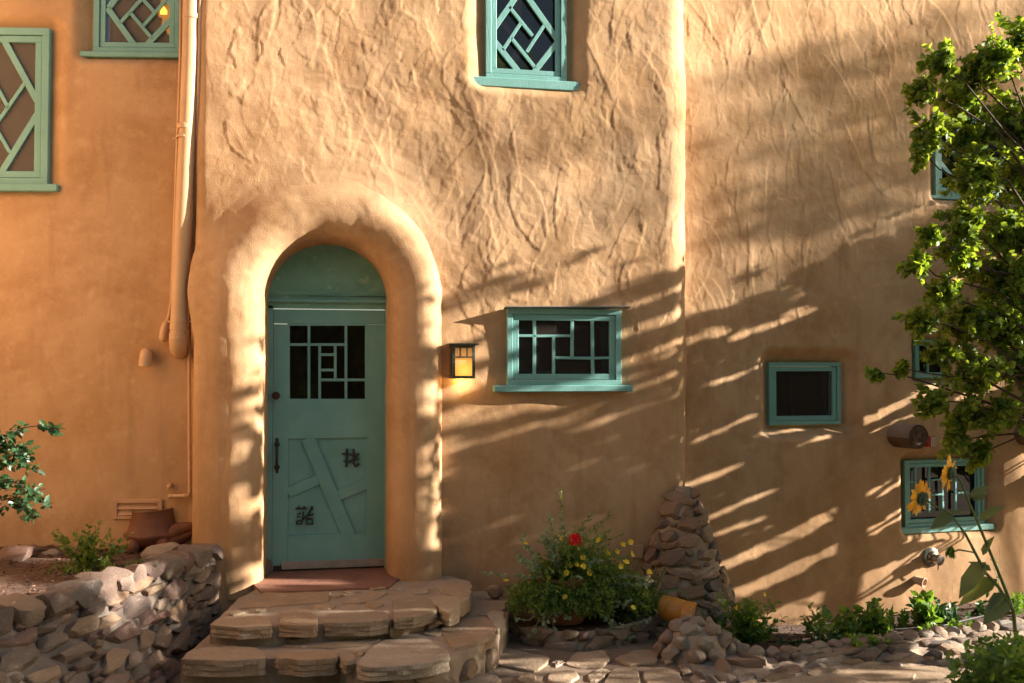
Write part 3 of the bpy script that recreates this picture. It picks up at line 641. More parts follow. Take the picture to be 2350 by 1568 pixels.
def rubble(parent, top, base, sizes, meshes, proud=.02, depth=.07, tight=.78, tilt=.14, name='stone', umax=1.):
    """stones of mixed sizes fitted against each other over a lofted face; sizes: (half width, half height, tries)"""
    a, L = resamp(top, 300); b, _ = resamp(base, 300); Hh = np.linalg.norm(a-b, axis=1).mean(); placed = []
    for hw, hh, tries in sizes:
        for _ in range(tries):
            w_, h_ = hw*rnd.uniform(.8, 1.25), hh*rnd.uniform(.8, 1.2); s_, t_ = rnd.uniform(0, L), rnd.uniform(h_*.5, Hh-h_*.4)
            if any(((s_-q[0])/(w_+q[2]))**2+((t_-q[1])/(h_+q[3]))**2 < tight for q in placed): continue
            placed.append((s_, t_, w_, h_)); k = min(298, int(s_/L*299)); f = t_/Hh; p = a[k]*(1-f)+b[k]*f; k1 = max(0, k-2); k2 = min(299, k+2)
            tv = nrmz(a[k2]*(1-f)+b[k2]*f-a[k1]*(1-f)-b[k1]*f); up = nrmz(a[k]-b[k]); n_ = nrmz(np.cross(up, tv))
            if np.dot(n_, EYE-p) < 0: n_ = -n_
            ms = meshes if not isinstance(meshes, tuple) else rnd.choice(meshes)
            dp = depth*rnd.uniform(.75, 1.3)*min(1.3, .5+w_/.12)
            put(name, ms, p+n_*(proud-dp*.45), (w_*1.08, dp, h_*1.1), parent, (tv, n_, np.cross(tv, n_)), tilt)

# left planter: battered rubble retaining wall
zt = .19
topL = [PZ(X, Y, zt) for X, Y in ((585, 1240), (545, 1262), (480, 1280), (420, 1300), (350, 1322), (280, 1346), (200, 1375), (110, 1405), (20, 1435), (-90, 1470))]
basL = [PZ(592, 1360, -.1), PZ(556, 1385, -.18), PZ(505, 1420, -.27), PZ(462, 1465, -.36), PZ(430, 1515, -.42)]+[PZ(X, Y, -.42) for X, Y in ((405, 1560), (370, 1620), (310, 1690), (220, 1760), (100, 1830))]
planter = tag(empty('stone_planter_wall', PZ(430, 1515, -.42)), 'curved rubble retaining wall of pinkish stones beside the door steps', 'retaining wall')
loft('mortar', topL, basL, MORTARD, planter, amp=.03); loft('mortar', [p+np.array([-.12, .12, -.03]) for p in topL], [p+np.array([.01, -.01, .01]) for p in topL], MORTARD, planter, 90, 8, .02)
rubble(planter, topL, basL, ((.16, .06, 110), (.13, .042, 600), (.09, .034, 1200), (.055, .022, 1800)), (PINK, PINK, PINK, TAN), .010, .05, .84, .045)
a, L = resamp(topL, 100); s_ = .05
while s_ < L:                            # larger cap stones
    wd = rnd.uniform(.13, .25); k = int(min(99, (s_+wd/2)/L*99)); t_ = nrmz(a[min(99, k+1)]-a[max(0, k-1)])
    put('cap_stone', PINK, a[k]+np.array([-.02, .03, .03]), (wd*.54, rnd.uniform(.08, .13), rnd.uniform(.06, .10)), planter, (t_, np.cross((0, 0, 1), t_), (0, 0, 1)), .3); s_ += wd*.92
# soil behind it
bk = [WA.pt(u, zt, -.06) for u in np.linspace(.15, -3.2, 30)]
a, _ = resamp(topL, 30); G = np.stack([a*(1-f)+np.array(bk)*f for f in np.linspace(0, 1, 24)], 1); G[..., 2] = .15+.07*np.linspace(0, 1, 24)[None]**1.5
G[..., 2] += .02*vnoise(G, 5, 71)+.012*vnoise(G, 19, 72)
ii = np.arange(30*24).reshape(30, 24)
so1 = mesh_np('soil', G.reshape(-1, 3), np.stack([ii[:-1, :-1], ii[:-1, 1:], ii[1:, 1:], ii[1:, :-1]], -1).reshape(-1, 4), SOIL); tag(so1, 'bark covered soil of the planter under the smooth wall', None, kind='structure')
def soil_at(X, Y, z=.18): return PZ(X, Y, z)
for X, Y, sz, lab in ((30, 1285, .15, 'mauve boulder lying beside a pale one in the planter soil'), (70, 1272, .10, 'pale flat boulder resting against a mauve one in the planter'), (18, 1262, .11, 'tan boulder behind the mauve one on the planter soil'), (118, 1275, .07, 'small round tan rock on the planter soil'),
                      (372, 1278, .15, 'long smooth tan river stone in front of the clay turtle'), (462, 1232, .15, 'large cream boulder against the plaster beside the clay turtle'), (225, 1290, .07, 'grey brown rock half hidden in ferny plant'), (290, 1265, .06, 'small rounded rock at the foot of the clay turtle')):
    p = soil_at(X, Y); o = put('boulder', COB if sz < .16 and X > 100 else PINK, p+np.array([0, 0, sz*.2]), (sz, sz*.7, sz*.5), None, None, .3); tag(o, lab, 'rock')

# ------------------------------------------------------------------ stepped stone landing
def stone_slab(name, poly, ztop, thick, mat, parent, rag=.012, bow=.006, seed=0, face=0.):
    """an irregular flat stone: ragged outline, softened arris, uneven sides"""
    P = np.array([(p[0], p[1]) for p in poly], float); P2 = []
    for i in range(len(P)):
        q0, q1 = P[i], P[(i+1) % len(P)]; k = max(2, int(np.linalg.norm(q1-q0)/.03))
        for j in range(k): P2.append(q0+(q1-q0)*j/k)
    P2 = np.array(P2)
    for _ in range(1): P2 = (np.roll(P2, 1, 0)+P2*2+np.roll(P2, -1, 0))/4
    c = P2.mean(0); dr = P2-c; ln_ = np.linalg.norm(dr, axis=1, keepdims=True); un = dr/ln_; n_ = len(P2); V = []
    r_ = np.random.default_rng(seed)
    wob = rag*vnoise(np.c_[P2, np.full(n_, seed*1.7)], 11, 5)+.006*vnoise(np.c_[P2, np.full(n_, seed*2.7)], 34, 6)
    rings = [(-.55, 0, 1), (-.07, .0, 1), (-.006, -.001, 1), (0, -.006, 1.1), (.004, -thick*.32, 1.2), (-.007, -thick*.38, 1.4), (.004, -thick*.62, 1.2), (-.008, -thick*.70, 1.4), (.0, -thick*.95, 1.2), (-.012, -thick, 1)]
    for off, dz, rg in rings:
        o_ = off*ln_ if off < -.2 else np.full((n_, 1), off)
        pt = P2+un*o_+un*(wob[:, None]*rg)
        zz = ztop+dz+bow*vnoise(np.c_[pt, np.full(n_, seed*.9)], 6, 8)
        if off*rg < -.008 or off > .002: pt = pt-un*(off*(.6+.9*vnoise(np.c_[P2, np.full(n_, dz*31+seed)], 7, 12)))[:, None]*(abs(dz) > .007)
        if -thick < dz < -.02: pt = pt+un*(.014*vnoise(np.c_[pt*1.0, np.full(n_, dz*9+seed)], 16, 9))[:, None]
        V += [(x, y, z) for (x, y), z in zip(pt, zz)]
    V.append((c[0], c[1], ztop+.003)); Fq = []
    for k in range(len(rings)-1):
        for i in range(n_): Fq.append((k*n_+i, (k+1)*n_+i, (k+1)*n_+(i+1) % n_, k*n_+(i+1) % n_))
    m_ = MB(); m_.v = [tuple(v) for v in V]; m_.f = Fq+[(len(V)-1, i, (i+1) % n_) for i in range(n_)]
    o = m_.build(name, mat, parent, True, 20)
    me = o.data; bm = bmesh.new(); bm.from_mesh(me); bmesh.ops.recalc_face_normals(bm, faces=bm.faces); bm.to_mesh(me); bm.free()
    return o
Z4 = lambda x, y: (428.4+x*.3255, 1224+y*.3255)
ZL, ZS = zth-.028, zth-.155
steps = tag(empty('entrance_steps', PZ(780, 1500, -.42)), 'two curved steps of tan flagstones set in mortar before the door', 'steps')
def mass(name, outline, ztop, zbot, mat):
    a, _ = resamp(outline, 70); c = np.array([dcx, -.1]); vs = []; fs = []; n_ = len(a)
    for off, z in ((.62, ztop-.004), (.8, ztop-.004), (.96, ztop-.006), (1.003, ztop-.014), (1.002, (ztop+zbot)/2), (1.004, zbot)):
        for p in a:
            xy = c+(np.array(p[:2])-c)*off; xy = xy+(xy-c)*.006*vnoise(np.array([xy[0], xy[1], z]), 9, 4); vs.append((xy[0], xy[1], z+.006*vnoise(np.array([xy[0], xy[1], z*5]), 13, 6)))
    for k in range(5):
        for i in range(n_-1): fs.append((k*n_+i, k*n_+i+1, (k+1)*n_+i+1, (k+1)*n_+i))
    fs.append(tuple(range(n_))[::-1])
    return MB().add(vs, fs).build(name, mat, steps, True, 50)
up_px = [(600, 1345), (550, 1370), (520, 1400), (482, 1432), (540, 1438), (620, 1437), (740, 1430), (900, 1420), (1000, 1399), (1050, 1374), (1082, 1347), (1078, 1332), (1035, 1322)]
lo_px = [(560, 1400), (500, 1440), (440, 1490), (415, 1512), (520, 1512), (620, 1508), (775, 1504), (830, 1524), (930, 1520), (1032, 1506), (1090, 1482), (1142, 1452), (1163, 1412), (1168, 1378), (1110, 1352)]
mass('mortar', [PZ(X, Y, ZL) for X, Y in up_px], ZL+.008, ZS-.02, MORTAR)
mass('mortar', [PZ(X, Y, ZS) for X, Y in lo_px], ZS+.008, -.48, MORTAR)
def px_poly(pts, z): return [PZ(*Z4(x, y), z) for x, y in pts]
k = 0
for th_, pts in ((0.081, [(165, 650), (250, 605), (480, 580), (590, 600), (600, 655), (400, 662)]), (0.081, [(640, 645), (670, 560), (840, 535), (915, 590), (925, 640), (780, 655)]),
                 (0.093, [(965, 630), (965, 575), (1080, 560), (1400, 550), (1445, 605), (1250, 625)]), (0.074, [(1440, 470), (1720, 455), (1765, 500), (1750, 555), (1600, 600), (1465, 605)]),
                 (0.087, [(1690, 452), (1890, 440), (1930, 470), (1915, 540), (1850, 570), (1775, 520)]), (0.099, [(1775, 385), (1960, 345), (2010, 385), (2000, 450), (1930, 500), (1900, 440), (1800, 420)])):
    k += 1; stone_slab('step_stone', px_poly(pts, ZL+.012), ZL+.016, th_, ROCKS, steps, seed=k)
for pts in ([(355, 540), (480, 470), (540, 435), (1015, 425), (985, 500), (700, 520)], [(1080, 505), (1180, 470), (1300, 430), (1420, 430), (1340, 480), (1200, 510)], [(1250, 500), (1330, 485), (1400, 515), (1340, 538), (1290, 530)],
            [(875, 522), (960, 512), (1060, 528), (1000, 548), (920, 545)], [(1030, 450), (1100, 436), (1120, 450), (1050, 470)], [(1580, 410), (1720, 392), (1700, 435), (1600, 440)], [(1285, 400), (1400, 388), (1420, 398), (1310, 412)],
            [(285, 575), (350, 556), (420, 570), (330, 590)], [(470, 558), (540, 552), (580, 560), (500, 570)], [(1100, 420), (1200, 412), (1240, 420), (1140, 432)], [(1430, 395), (1530, 392), (1540, 405), (1450, 412)]):
    k += 1; stone_slab('paving_stone', px_poly(pts, ZL), ZL+.016, .05, ROCKS, steps, seed=k, bow=.004)
for th_, pts in ((0.105, [(-40, 890), (20, 830), (300, 800), (500, 812), (560, 860), (550, 890), (250, 905)]), (0.105, [(630, 880), (650, 840), (1040, 830), (1072, 845), (1055, 880), (800, 892)]), (0.081, [(1078, 868), (1095, 845), (1190, 850), (1188, 890), (1120, 905)]),
                 (0.087, [(1200, 925), (1260, 850), (1400, 745), (1690, 740), (1850, 845), (1855, 880), (1600, 930), (1300, 955)]), (0.081, [(1780, 690), (1900, 605), (2120, 600), (2180, 660), (2175, 720), (2000, 785), (1890, 812)]),
                 (0.099, [(2115, 580), (2150, 545), (2235, 550), (2238, 620), (2190, 690), (2150, 640)]), (0.074, [(1940, 590), (2000, 500), (2150, 475), (2255, 480), (2240, 535), (2100, 575)])):
    k += 1; stone_slab('step_stone', px_poly(pts, ZS+.012), ZS+.018, th_, ROCKS, steps, seed=k)
for pts in ([(650, 812), (700, 785), (1250, 760), (1380, 752), (1300, 800), (1000, 822)], [(430, 795), (580, 772), (600, 790), (480, 805)], [(1185, 840), (1260, 830), (1240, 870), (1195, 868)], [(1650, 720), (1760, 680), (1800, 720), (1760, 740)]):
    k += 1; stone_slab('paving_stone', px_poly(pts, ZS), ZS+.016, .05, ROCKS, steps, seed=k, bow=.004)
# small riser stones
for X, Y, wd, hh in ((905, 1446, .14, .05), (985, 1434, .12, .06), (905, 1560, .25, .06), (1000, 1545, .28, .05), (1075, 1520, .22, .07), (1120, 1490, .12, .10), (690, 1462, .2, .04), (1130, 1500, .16, .07), (770, 1562, .2, .07)):
    p = PD(X, Y, 6.35 if Y < 1480 else 6.15); d_ = nrmz(PZ(X, Y, -.3)-np.array([dcx, .5, -.3])); z_ = ZL-.10 if Y < 1470 else ZS-.13
    a = resamp([PZ(*q, (ZL if Y < 1470 else ZS)) for q in (up_px if Y < 1470 else lo_px)], 300)[0]; j = np.argmin(np.abs((a-EYE)@RGT/((a-EYE)@FWD)-(X-1175)/FPX)+9*(np.arange(300) < 80))
    t_ = nrmz(a[min(299, j+1)]-a[max(0, j-1)]); n_ = np.cross((0, 0, 1), t_); n_ = n_ if np.dot(n_, EYE-a[j]) > 0 else -n_
    put('riser_stone', TAN, np.array([a[j][0], a[j][1], z_])-n_*.02, (wd*.5, .06, hh), steps, (t_, n_, (0, 0, 1)), .08)
rk = put('rock', TAN, PZ(1138, 1375, ZS)+np.array([0, 0, .05]), (.065, .055, .055), None, None, .4); tag(rk, 'loose fist-sized tan rock on the end of the lower step', 'rock')

# ------------------------------------------------------------------ flagstone path on the ground
Z6 = lambda x, y: (1071+x*.3124, 1089.4+y*.3124)
path_px = [[(150, 1390), (290, 1285), (620, 1350), (560, 1420), (500, 1455), (300, 1420)], [(-120, 1500), (0, 1445), (200, 1480), (270, 1515), (100, 1600), (-150, 1600)], [(360, 1510), (400, 1470), (520, 1475), (515, 1520), (430, 1540)],
           [(580, 1490), (640, 1450), (790, 1450), (830, 1500), (740, 1545), (600, 1530)], [(720, 1400), (800, 1320), (1000, 1300), (1060, 1360), (980, 1420), (800, 1425)], [(1080, 1370), (1250, 1290), (1420, 1310), (1400, 1390), (1200, 1410)],
           [(880, 1480), (990, 1430), (1060, 1445), (990, 1520), (900, 1530)], [(1000, 1530), (1080, 1440), (1250, 1430), (1290, 1530), (1200, 1600), (1020, 1600)], [(1300, 1440), (1430, 1420), (1560, 1450), (1600, 1530), (1500, 1600), (1310, 1560)],
           [(640, 1580), (860, 1545), (970, 1570), (900, 1640), (660, 1640)], [(280, 1570), (480, 1550), (560, 1580), (500, 1640), (300, 1640)], [(1440, 1320), (1500, 1300), (1540, 1380), (1460, 1410)], [(640, 1370), (720, 1370), (700, 1400), (650, 1420)]]
path_o = tag(empty('flagstone_path', PZ(1300, 1540, -.42)), 'flagstone path at the foot of the steps', None, kind='structure')
def gzp(X, Y):
    z = -.42
    for _ in range(4): p = PZ(X, Y, z); z = float(gz_(p[0], p[1]))
    return z
for pts in path_px:
    k += 1; q_ = [Z6(*t) for t in pts]; cx_, cy_ = np.mean(q_, axis=0); z = gzp(cx_, cy_)+.008
    stone_slab('flagstone', [PZ(X, Y, z) for X, Y in q_], z+.012, .05, ROCKS, path_o, seed=k, bow=.006)
for X, Y, r_ in ((1850, 1556, .3), (1990, 1552, .34), (2120, 1548, .3), (1930, 1590, .35), (2080, 1590, .35), (2230, 1560, .3), (1760, 1590, .25)):
    k += 1; z = gzp(X, Y)+.008; c = PZ(X, Y, z)
    stone_slab('flagstone', [c+np.array([r_*math.cos(a)*rnd.uniform(.75, 1.1), r_*.8*math.sin(a)*rnd.uniform(.75, 1.1), 0]) for a in np.linspace(0, 2*math.pi, 8)[:-1]], z+.010, .05, ROCKS, path_o, seed=k)

# ------------------------------------------------------------------ stone buttress at the corner
cb = PZ(1592, 1425, -.40); cb = np.array([cb[0], -.02, -.42]); ctop = WM.P(1578, 1120, .12)
butt = tag(empty('stone_buttress', cb), 'tapering pile of mortared brown stones against the house corner', 'buttress')
Hb = ctop[2]-cb[2]
def cone_pt(a, f):                       # a: angle round the front, f: 0 foot .. 1 top
    r_ = .40*(1-f)**.92+.055; c = cb*(1-f)+np.array([ctop[0], -.02, ctop[2]])*f
    return c+np.array([r_*math.sin(a), -r_*math.cos(a)*.95, 0])
vs = []; fs = []
for i in range(30):
    for j in range(30):
        p = cone_pt(-1.75+3.5*j/29, i/29); p = p+(p-cb)*np.array([1, 1, 0])*.10*vnoise(p, 8, 4); vs.append(p)
for i in range(29):
    for j in range(29): fs.append((i*30+j, i*30+j+1, (i+1)*30+j+1, (i+1)*30+j))
fs.append(tuple(29*30+j for j in range(30)))
MB().add(vs, fs).build('mortar', MORTAR, butt, True)
placed = []
for hw, hh, tries in ((.11, .06, 400), (.085, .05, 600), (.06, .035, 700), (.035, .022, 500)):
    for _ in range(tries):
        f = rnd.uniform(.02, .96); r_ = .40*(1-f)**.92+.055; a_ = rnd.uniform(-1.65, 1.65); w_, h_ = hw*rnd.uniform(.8, 1.25), hh*rnd.uniform(.8, 1.25); p = cone_pt(a_, f); n_ = nrmz([math.sin(a_), -math.cos(a_), .4]); t_ = nrmz(np.cross((0, 0, 1), n_)); v_ = np.cross(n_, t_)
        if w_ > r_*1.3: continue
        if any((np.dot(p-q[0], t_)/(w_+q[1]))**2+(np.dot(p-q[0], v_)/(h_+q[2]))**2+(np.dot(p-q[0], n_)/.16)**2 < .74 for q in placed): continue
        placed.append((p, w_, h_)); put('stone', rnd.choice((PINK, TAN, TAN)), p-n_*.016, (w_*1.06, .052, h_*1.06), butt, (t_, -n_, np.cross(t_, -n_)), .10)

# ------------------------------------------------------------------ bed with the big pot
bedw = [PZ(X, Y, -.27) for X, Y in ((1165, 1425), (1200, 1438), (1260, 1448), (1330, 1450), (1400, 1442), (1450, 1430), (1490, 1420))]
bedb = [PZ(X, Y, -.43) for X, Y in ((1165, 1478), (1200, 1490), (1260, 1502), (1330, 1508), (1400, 1498), (1450, 1482), (1500, 1468))]
bed = tag(empty('stone_bed_edging', PZ(1320, 1500, -.43)), 'low curved edging of tan stones around the potted plant', 'edging')
loft('mortar', bedw, bedb, MORTAR, bed, 50, 14, .015)
rubble(bed, bedw, bedb, ((.12, .05, 40), (.08, .04, 200), (.045, .03, 400)), (TAN, PINK), .02, .05, .8, .1)
def sheet(name, outline, z, mat, label, amp=.015, back=None):
    a = np.array(outline); c = a.mean(0); vs = []; n_ = len(a); fs = []
    A2, _ = resamp(np.r_[a, a[:1]], 60)
    for f in np.linspace(1, .05, 14):
        for p in A2: q_ = c+(p-c)*f; vs.append((q_[0], q_[1], z+(p[2]-z)*f+amp*vnoise(q_, 9, 3)+amp*.6*vnoise(q_, 27, 5)))
    for i in range(13):
        for j in range(59): fs.append((i*60+j, i*60+j+1, (i+1)*60+j+1, (i+1)*60+j))
    fs.append(tuple(13*60+j for j in range(59)))
    o = MB().add(vs, fs).build(name, mat, None, True); bm = bmesh.new(); bm.from_mesh(o.data); bmesh.ops.recalc_face_normals(bm, faces=bm.faces); bm.to_mesh(o.data); bm.free()
    return tag(o, label, None, kind='structure')
sheet('soil', [p+np.array([0, .03, -.015]) for p in bedw]+[np.array([XR-.2, .1, -.27]), np.array([WM.uv(1110, 1380)[0], .1, -.27])], -.28, SOIL, 'dark soil under the potted plant')

# ------------------------------------------------------------------ right bed: cobble pillar, edging, soil
edge_b = [PZ(X, Y, gzp(X, Y)) for X, Y in ((1548, 1520), (1600, 1580), (1650, 1600), (1700, 1590), (1745, 1570), (1810, 1560), (1900, 1551), (2000, 1541), (2100, 1532), (2200, 1524), (2330, 1510), (2450, 1498))]
edg = tag(empty('cobble_edging', PZ(1900, 1551, -.46)), 'low mortared edging of rounded cobbles along the wall bed', 'edging')
loft('mortar', edge_t, edge_b, MORTAR, edg, 110, 16, .022); loft('mortar', [p+np.array([0, .16, -.035]) for p in edge_t], [p+np.array([0, -.01, .012]) for p in edge_t], MORTAR, edg, 110, 8, .016)
rubble(edg, edge_t, edge_b, ((.14, .035, 60), (.09, .035, 120), (.05, .025, 120)), (TAN, COB, PINK), .008, .045, 1.05, .07)
a, L = resamp(edge_t, 200); s_ = .1
while s_ < L:
    wd = rnd.uniform(.09, .16); j = int(min(199, (s_+wd/2)/L*199)); put('cobble', COB, a[j]+np.array([0, .035, .004]), (wd*.52, rnd.uniform(.05, .08), rnd.uniform(.045, .06)), edg, (nrmz(a[min(199, j+1)]-a[max(0, j-1)]), (0, 1, 0), (0, 0, 1)), .35); s_ += wd*.95
pil = tag(empty('cobble_pier', PZ(1610, 1560, -.47)), 'stubby pier of round cobbles and mortar beside the ochre jar', 'pier')
pc = PZ(1612, 1530, -.44); pc[1] += .12
MB().lathe((pc[0], pc[1], -.50), [(.25, 0), (.235, .10), (.21, .2), (.17, .27), (.10, .31)], 20).build('mortar', MORTAR, pil, True)
for r, zz, rad in ((0, -.43, .245), (1, -.345, .235), (2, -.27, .20), (3, -.205, .13), (4, -.185, .03)):
    nn_ = max(1, int(2*math.pi*rad/.155)); 
    for j in range(nn_):
        a_ = 2*math.pi*(j+.5*(r % 2))/nn_+rnd.uniform(-.1, .1); p = np.array([pc[0]+rad*math.sin(a_), pc[1]-rad*math.cos(a_), zz])
        if math.cos(a_) < -.3 and r < 3: continue
        put('cobble', COB, p, (rnd.uniform(.06, .095), rnd.uniform(.045, .06), rnd.uniform(.045, .06)), pil, ((math.cos(a_), math.sin(a_), 0), (-math.sin(a_), math.cos(a_), 0), (0, 0, 1)), .25)
zs_w = [WR.P(X, Y, .0) for X, Y in ((1600, 1432), (1840, 1436), (2000, 1420), (2200, 1390), (2400, 1366))]
sl_, n1 = resamp(edge_t[1:], 40); sb_, _ = resamp([p+np.array([0, .06, 0]) for p in zs_w]+[WR.P(2480, 1352, -.05)], 40)
G = np.stack([(sl_+np.array([0, 0, -.03]))*(1-f)+sb_*f for f in np.linspace(0, 1, 20)], 1); G[..., 2] += .02*vnoise(G, 6, 73)+.014*vnoise(G, 21, 74)
ii = np.arange(800).reshape(40, 20); so2 = mesh_np('soil', G.reshape(-1, 3), np.stack([ii[:-1, :-1], ii[1:, :-1], ii[1:, 1:], ii[:-1, 1:]], -1).reshape(-1, 4), SOIL); tag(so2, 'reddish soil of the bed under the wall', None, kind='structure')
def soilR(X, Y):
    best = None
    Gp = G.reshape(-1, 3); r_ = Gp-EYE; d_ = r_@FWD; e = np.hypot((r_@RGT)/d_*FPX+1175-X, -(r_@UPV)/d_*FPX+784-Y); return Gp[np.argmin(e)].copy()
# ------------------------------------------------------------------ fixtures on the walls
WOOD = simple('weathered_log', (.13, .075, .04), (.055, .03, .018), 6, .8, .8, 22)
m_, n, b = nodes('log_end'); v = oc(n); wv = N(n, 'ShaderNodeTexNoise'); c = ramp(n, noise(n, v, 26, 6, .75), [(.35, (.035, .02, .014)), (.65, (.16, .095, .055))]); n.links.new(c, b.inputs['Base Color']); b.inputs['Roughness'].default_value = .9; n.links.new(bump(n, noise(n, v, 40, 5, .7), .02, 1.), b.inputs['Normal']); LOGEND = m_
FLASH = simple('dull_flashing', (.22, .185, .17), (.17, .14, .13), 9, .5, .1, metal=.2)
def log_beam(X, Y, label, rad=.105, ln_=.24):
    dirv = nrmz(WR.n*1.+WR.t*.10); c = WR.P(X, Y, .02); o = tag(empty('log_beam', c), label, 'beam', 'log beam ends on the wall')
    MB().tube([c-dirv*.3, c, c+dirv*ln_*.5, c+dirv*ln_], [rad, rad, rad*1.01, rad*.99], 26).build('log', WOOD, o, True, 50)
    MB().lathe(c+dirv*(ln_+.001), [(rad*.99, 0), (rad*.9, .006), (rad*.5, .003), (rad*.1, .008)], 26, dirv).build('cut_end', LOGEND, o)
    vs = []; u_ = np.cross(dirv, (0, 0, 1)); 
    for s_ in (-.05, ln_+.004):
        for k_ in range(15):
            a = math.pi*(-.02+1.04*k_/14); vs.append(c+dirv*s_+(u_*math.cos(a)+np.array([0, 0, 1])*math.sin(a))*(rad+.006))
    MB().add(vs, [(k_, k_+1, 15+k_+1, 15+k_) for k_ in range(14)]).build('flashing', FLASH, o, True); return o
log_beam(2062, 1000, 'protruding round log end capped with grey metal above the small window')
log_beam(2352, 996, 'protruding round log end partly hidden by tree leaves')
RED = simple('red_enamel', (.42, .02, .02), (.36, .015, .015), 6, .35); CREAM = simple('cream_label', (.62, .55, .45), (.55, .48, .4), 20, .5); INK = simple('label_ink', (.12, .08, .07), None, 20, .6)
c = WR.P(2132, 1014, .03); al = tag(empty('alarm_box', c), 'small red alarm box with cream face beside the log end', 'alarm')
m = MB(); m.box(c, WR.t*.045, WR.n*.03, Zv*.045, .004); m.build('case', RED, al)
m = MB(); m.box(c+WR.n*.031+WR.t*.018, WR.t*.022, WR.n*.004, Zv*.040, .002); fc = m.build('face', CREAM, al)
m = MB()
for k_ in range(4): 
    for q_ in (-1, 1): m.box(c+WR.n*.0358+WR.t*(.018+q_*.009)+Zv*(.024-.016*k_), WR.t*.004, WR.n*.0006, Zv*.0045)
m.build('lettering', INK, fc)
# wall lantern
ZN = lambda x, y: (1003.7+x*.09365, 758.9+y*.09365)
def lp(x, y, n_): return WM.P(*ZN(x, y), n_)
VERD = simple('verdigris_copper', (.06, .075, .055), (.10, .13, .095), 25, .6, .3, 60, metal=.3, wear=((.05, .035, .025), 30, .55))
m_, n, b = nodes('lantern_glass'); v = oc(n); b.inputs['Base Color'].default_value = (.50, .36, .22, 1); b.inputs['Roughness'].default_value = .5
lc = lp(660, 990, .08); vm = N(n, 'ShaderNodeVectorMath', operation='DISTANCE'); n.links.new(v, vm.inputs[0]); vm.inputs[1].default_value = tuple(lc)
es = ramp(n, vm.outputs['Value'], [(0., (1., .55, .08)), (.05, (.9, .36, .03)), (.11, (.45, .15, .015)), (.2, (.10, .04, .01))]); n.links.new(es, b.inputs['Emission Color']); b.inputs['Emission Strength'].default_value = .42; LGLASS = m_
c = lp(620, 1170, 0); lan = tag(empty('wall_lantern', c), 'lit square wall lantern with amber glass and verdigris frame', 'lantern')
NF = .115; a0, a1 = lp(370, 350, NF), lp(925, 1175, NF); lw, lh = a1[0]-a0[0], a0[2]-a1[2]; cx_, cz_ = (a0[0]+a1[0])/2, (a0[2]+a1[2])/2; BW = .0085*1.3
m = MB()
for sx in (-1, 1):
    for nn_ in (NF, .02): m.box((cx_+sx*(lw/2-BW), -nn_+BW*(1 if nn_ > .05 else 0), cz_), (BW, 0, 0), (0, BW, 0), (0, 0, lh/2-.02), .001)
for z_ in (cz_+lh/2-.012, cz_-lh/2+.010):
    m.box((cx_, -NF+BW, z_), (lw/2+.001, 0, 0), (0, BW*1.05, 0), (0, 0, .011), .001)
    for sx in (-1, 1): m.box((cx_+sx*(lw/2-BW), -NF/2, z_), (BW*1.05, 0, 0), (0, NF/2-.012, 0), (0, 0, .0105), .001)
zb_ = lp(650, 650, NF)[2]
m.box((cx_, -NF+BW*.7, zb_), (lw/2-.012, 0, 0), (0, BW*.6, 0), (0, 0, .006)); 
for x_ in (565, 732): p = lp(x_, 500, NF); m.box((p[0], -NF+BW*.7, (zb_+cz_+lh/2-.02)/2), (.006, 0, 0), (0, BW*.55, 0), (0, 0, (cz_+lh/2-.02-zb_)/2))
for sx in (-1, 1): m.box((cx_+sx*(lw/2-BW*.7), -NF/2, zb_), (BW*.55, 0, 0), (0, NF/2-.012, 0), (0, 0, .006))
m.build('cage', VERD, lan)
m = MB(); m.box((cx_, -NF/2, cz_+lh/2+.006), (lw/2+.028, 0, 0), (0, NF/2+.022, 0), (0, 0, .006), .002); m.build('cap', VERD, lan)
m = MB(); m.box((cx_, -.004, cz_+.01), (lw/2-.01, 0, 0), (0, .012, 0), (0, 0, lh/2), .002); m.build('back_plate', VERD, lan)
m = MB(); m.box((cx_, -NF+.012, cz_), (lw/2-.012, 0, 0), (0, .002, 0), (0, 0, lh/2-.015)); m.build('pane', LGLASS, lan)
for sx in (-1, 1): m = MB(); m.box((cx_+sx*(lw/2-.012), -NF/2, cz_), (.002, 0, 0), (0, NF/2-.015, 0), (0, 0, lh/2-.015)); m.build('pane', LGLASS, lan)
ll = bpy.data.lights.new('bulb', 'POINT'); ll.energy = .5; ll.color = (1, .55, .15); ll.shadow_soft_size = .02; lo = bpy.data.objects.new('bulb', ll); col.objects.link(lo); lo.location = (cx_, -NF/2, cz_-lh/2-.012); lo.parent = lan; lo.matrix_parent_inverse = world_of(lan).inverted()
# downspout, conduit, vent elbow, vent grille, junction spout
def pa(X, Y, n_): return WA.P(X, Y, n_)
def pipe_pts(pxs, n_): return [pa(X, Y, n_) for X, Y in pxs]
dn = .165
DP = [pa(440+0*y, -60, dn) for y in (0,)]+[pa(437, 120, dn), pa(430, 300, dn), pa(421, 500, dn), pa(411, 730, dn)]
dsp = tag(empty('downspout', DP[-1]), 'thick peach painted downspout running down the wall corner', 'pipe')
MB().tube(DP+[pa(409, 772, dn)], .062, 24).build('pipe', PIPE, dsp, True, 50)
MB().tube([pa(409, 765, dn), pa(409, 786, dn), pa(410, 802, dn-.06), pa(412, 806, dn-.16)], [.066, .066, .064, .060], 20).build('elbow', PIPE, dsp, True, 60)
for X, Y in ((439, 40), (427, 292), (410, 752), (409, 775)): c = pa(X, Y, dn); MB().lathe(c-np.array([0, 0, .02]), [(.062, 0), (.0665, .004), (.0665, .036), (.062, .04)], 24, nrmz(DP[2]-DP[4])).build('collar', PIPE, dsp, True, 40)
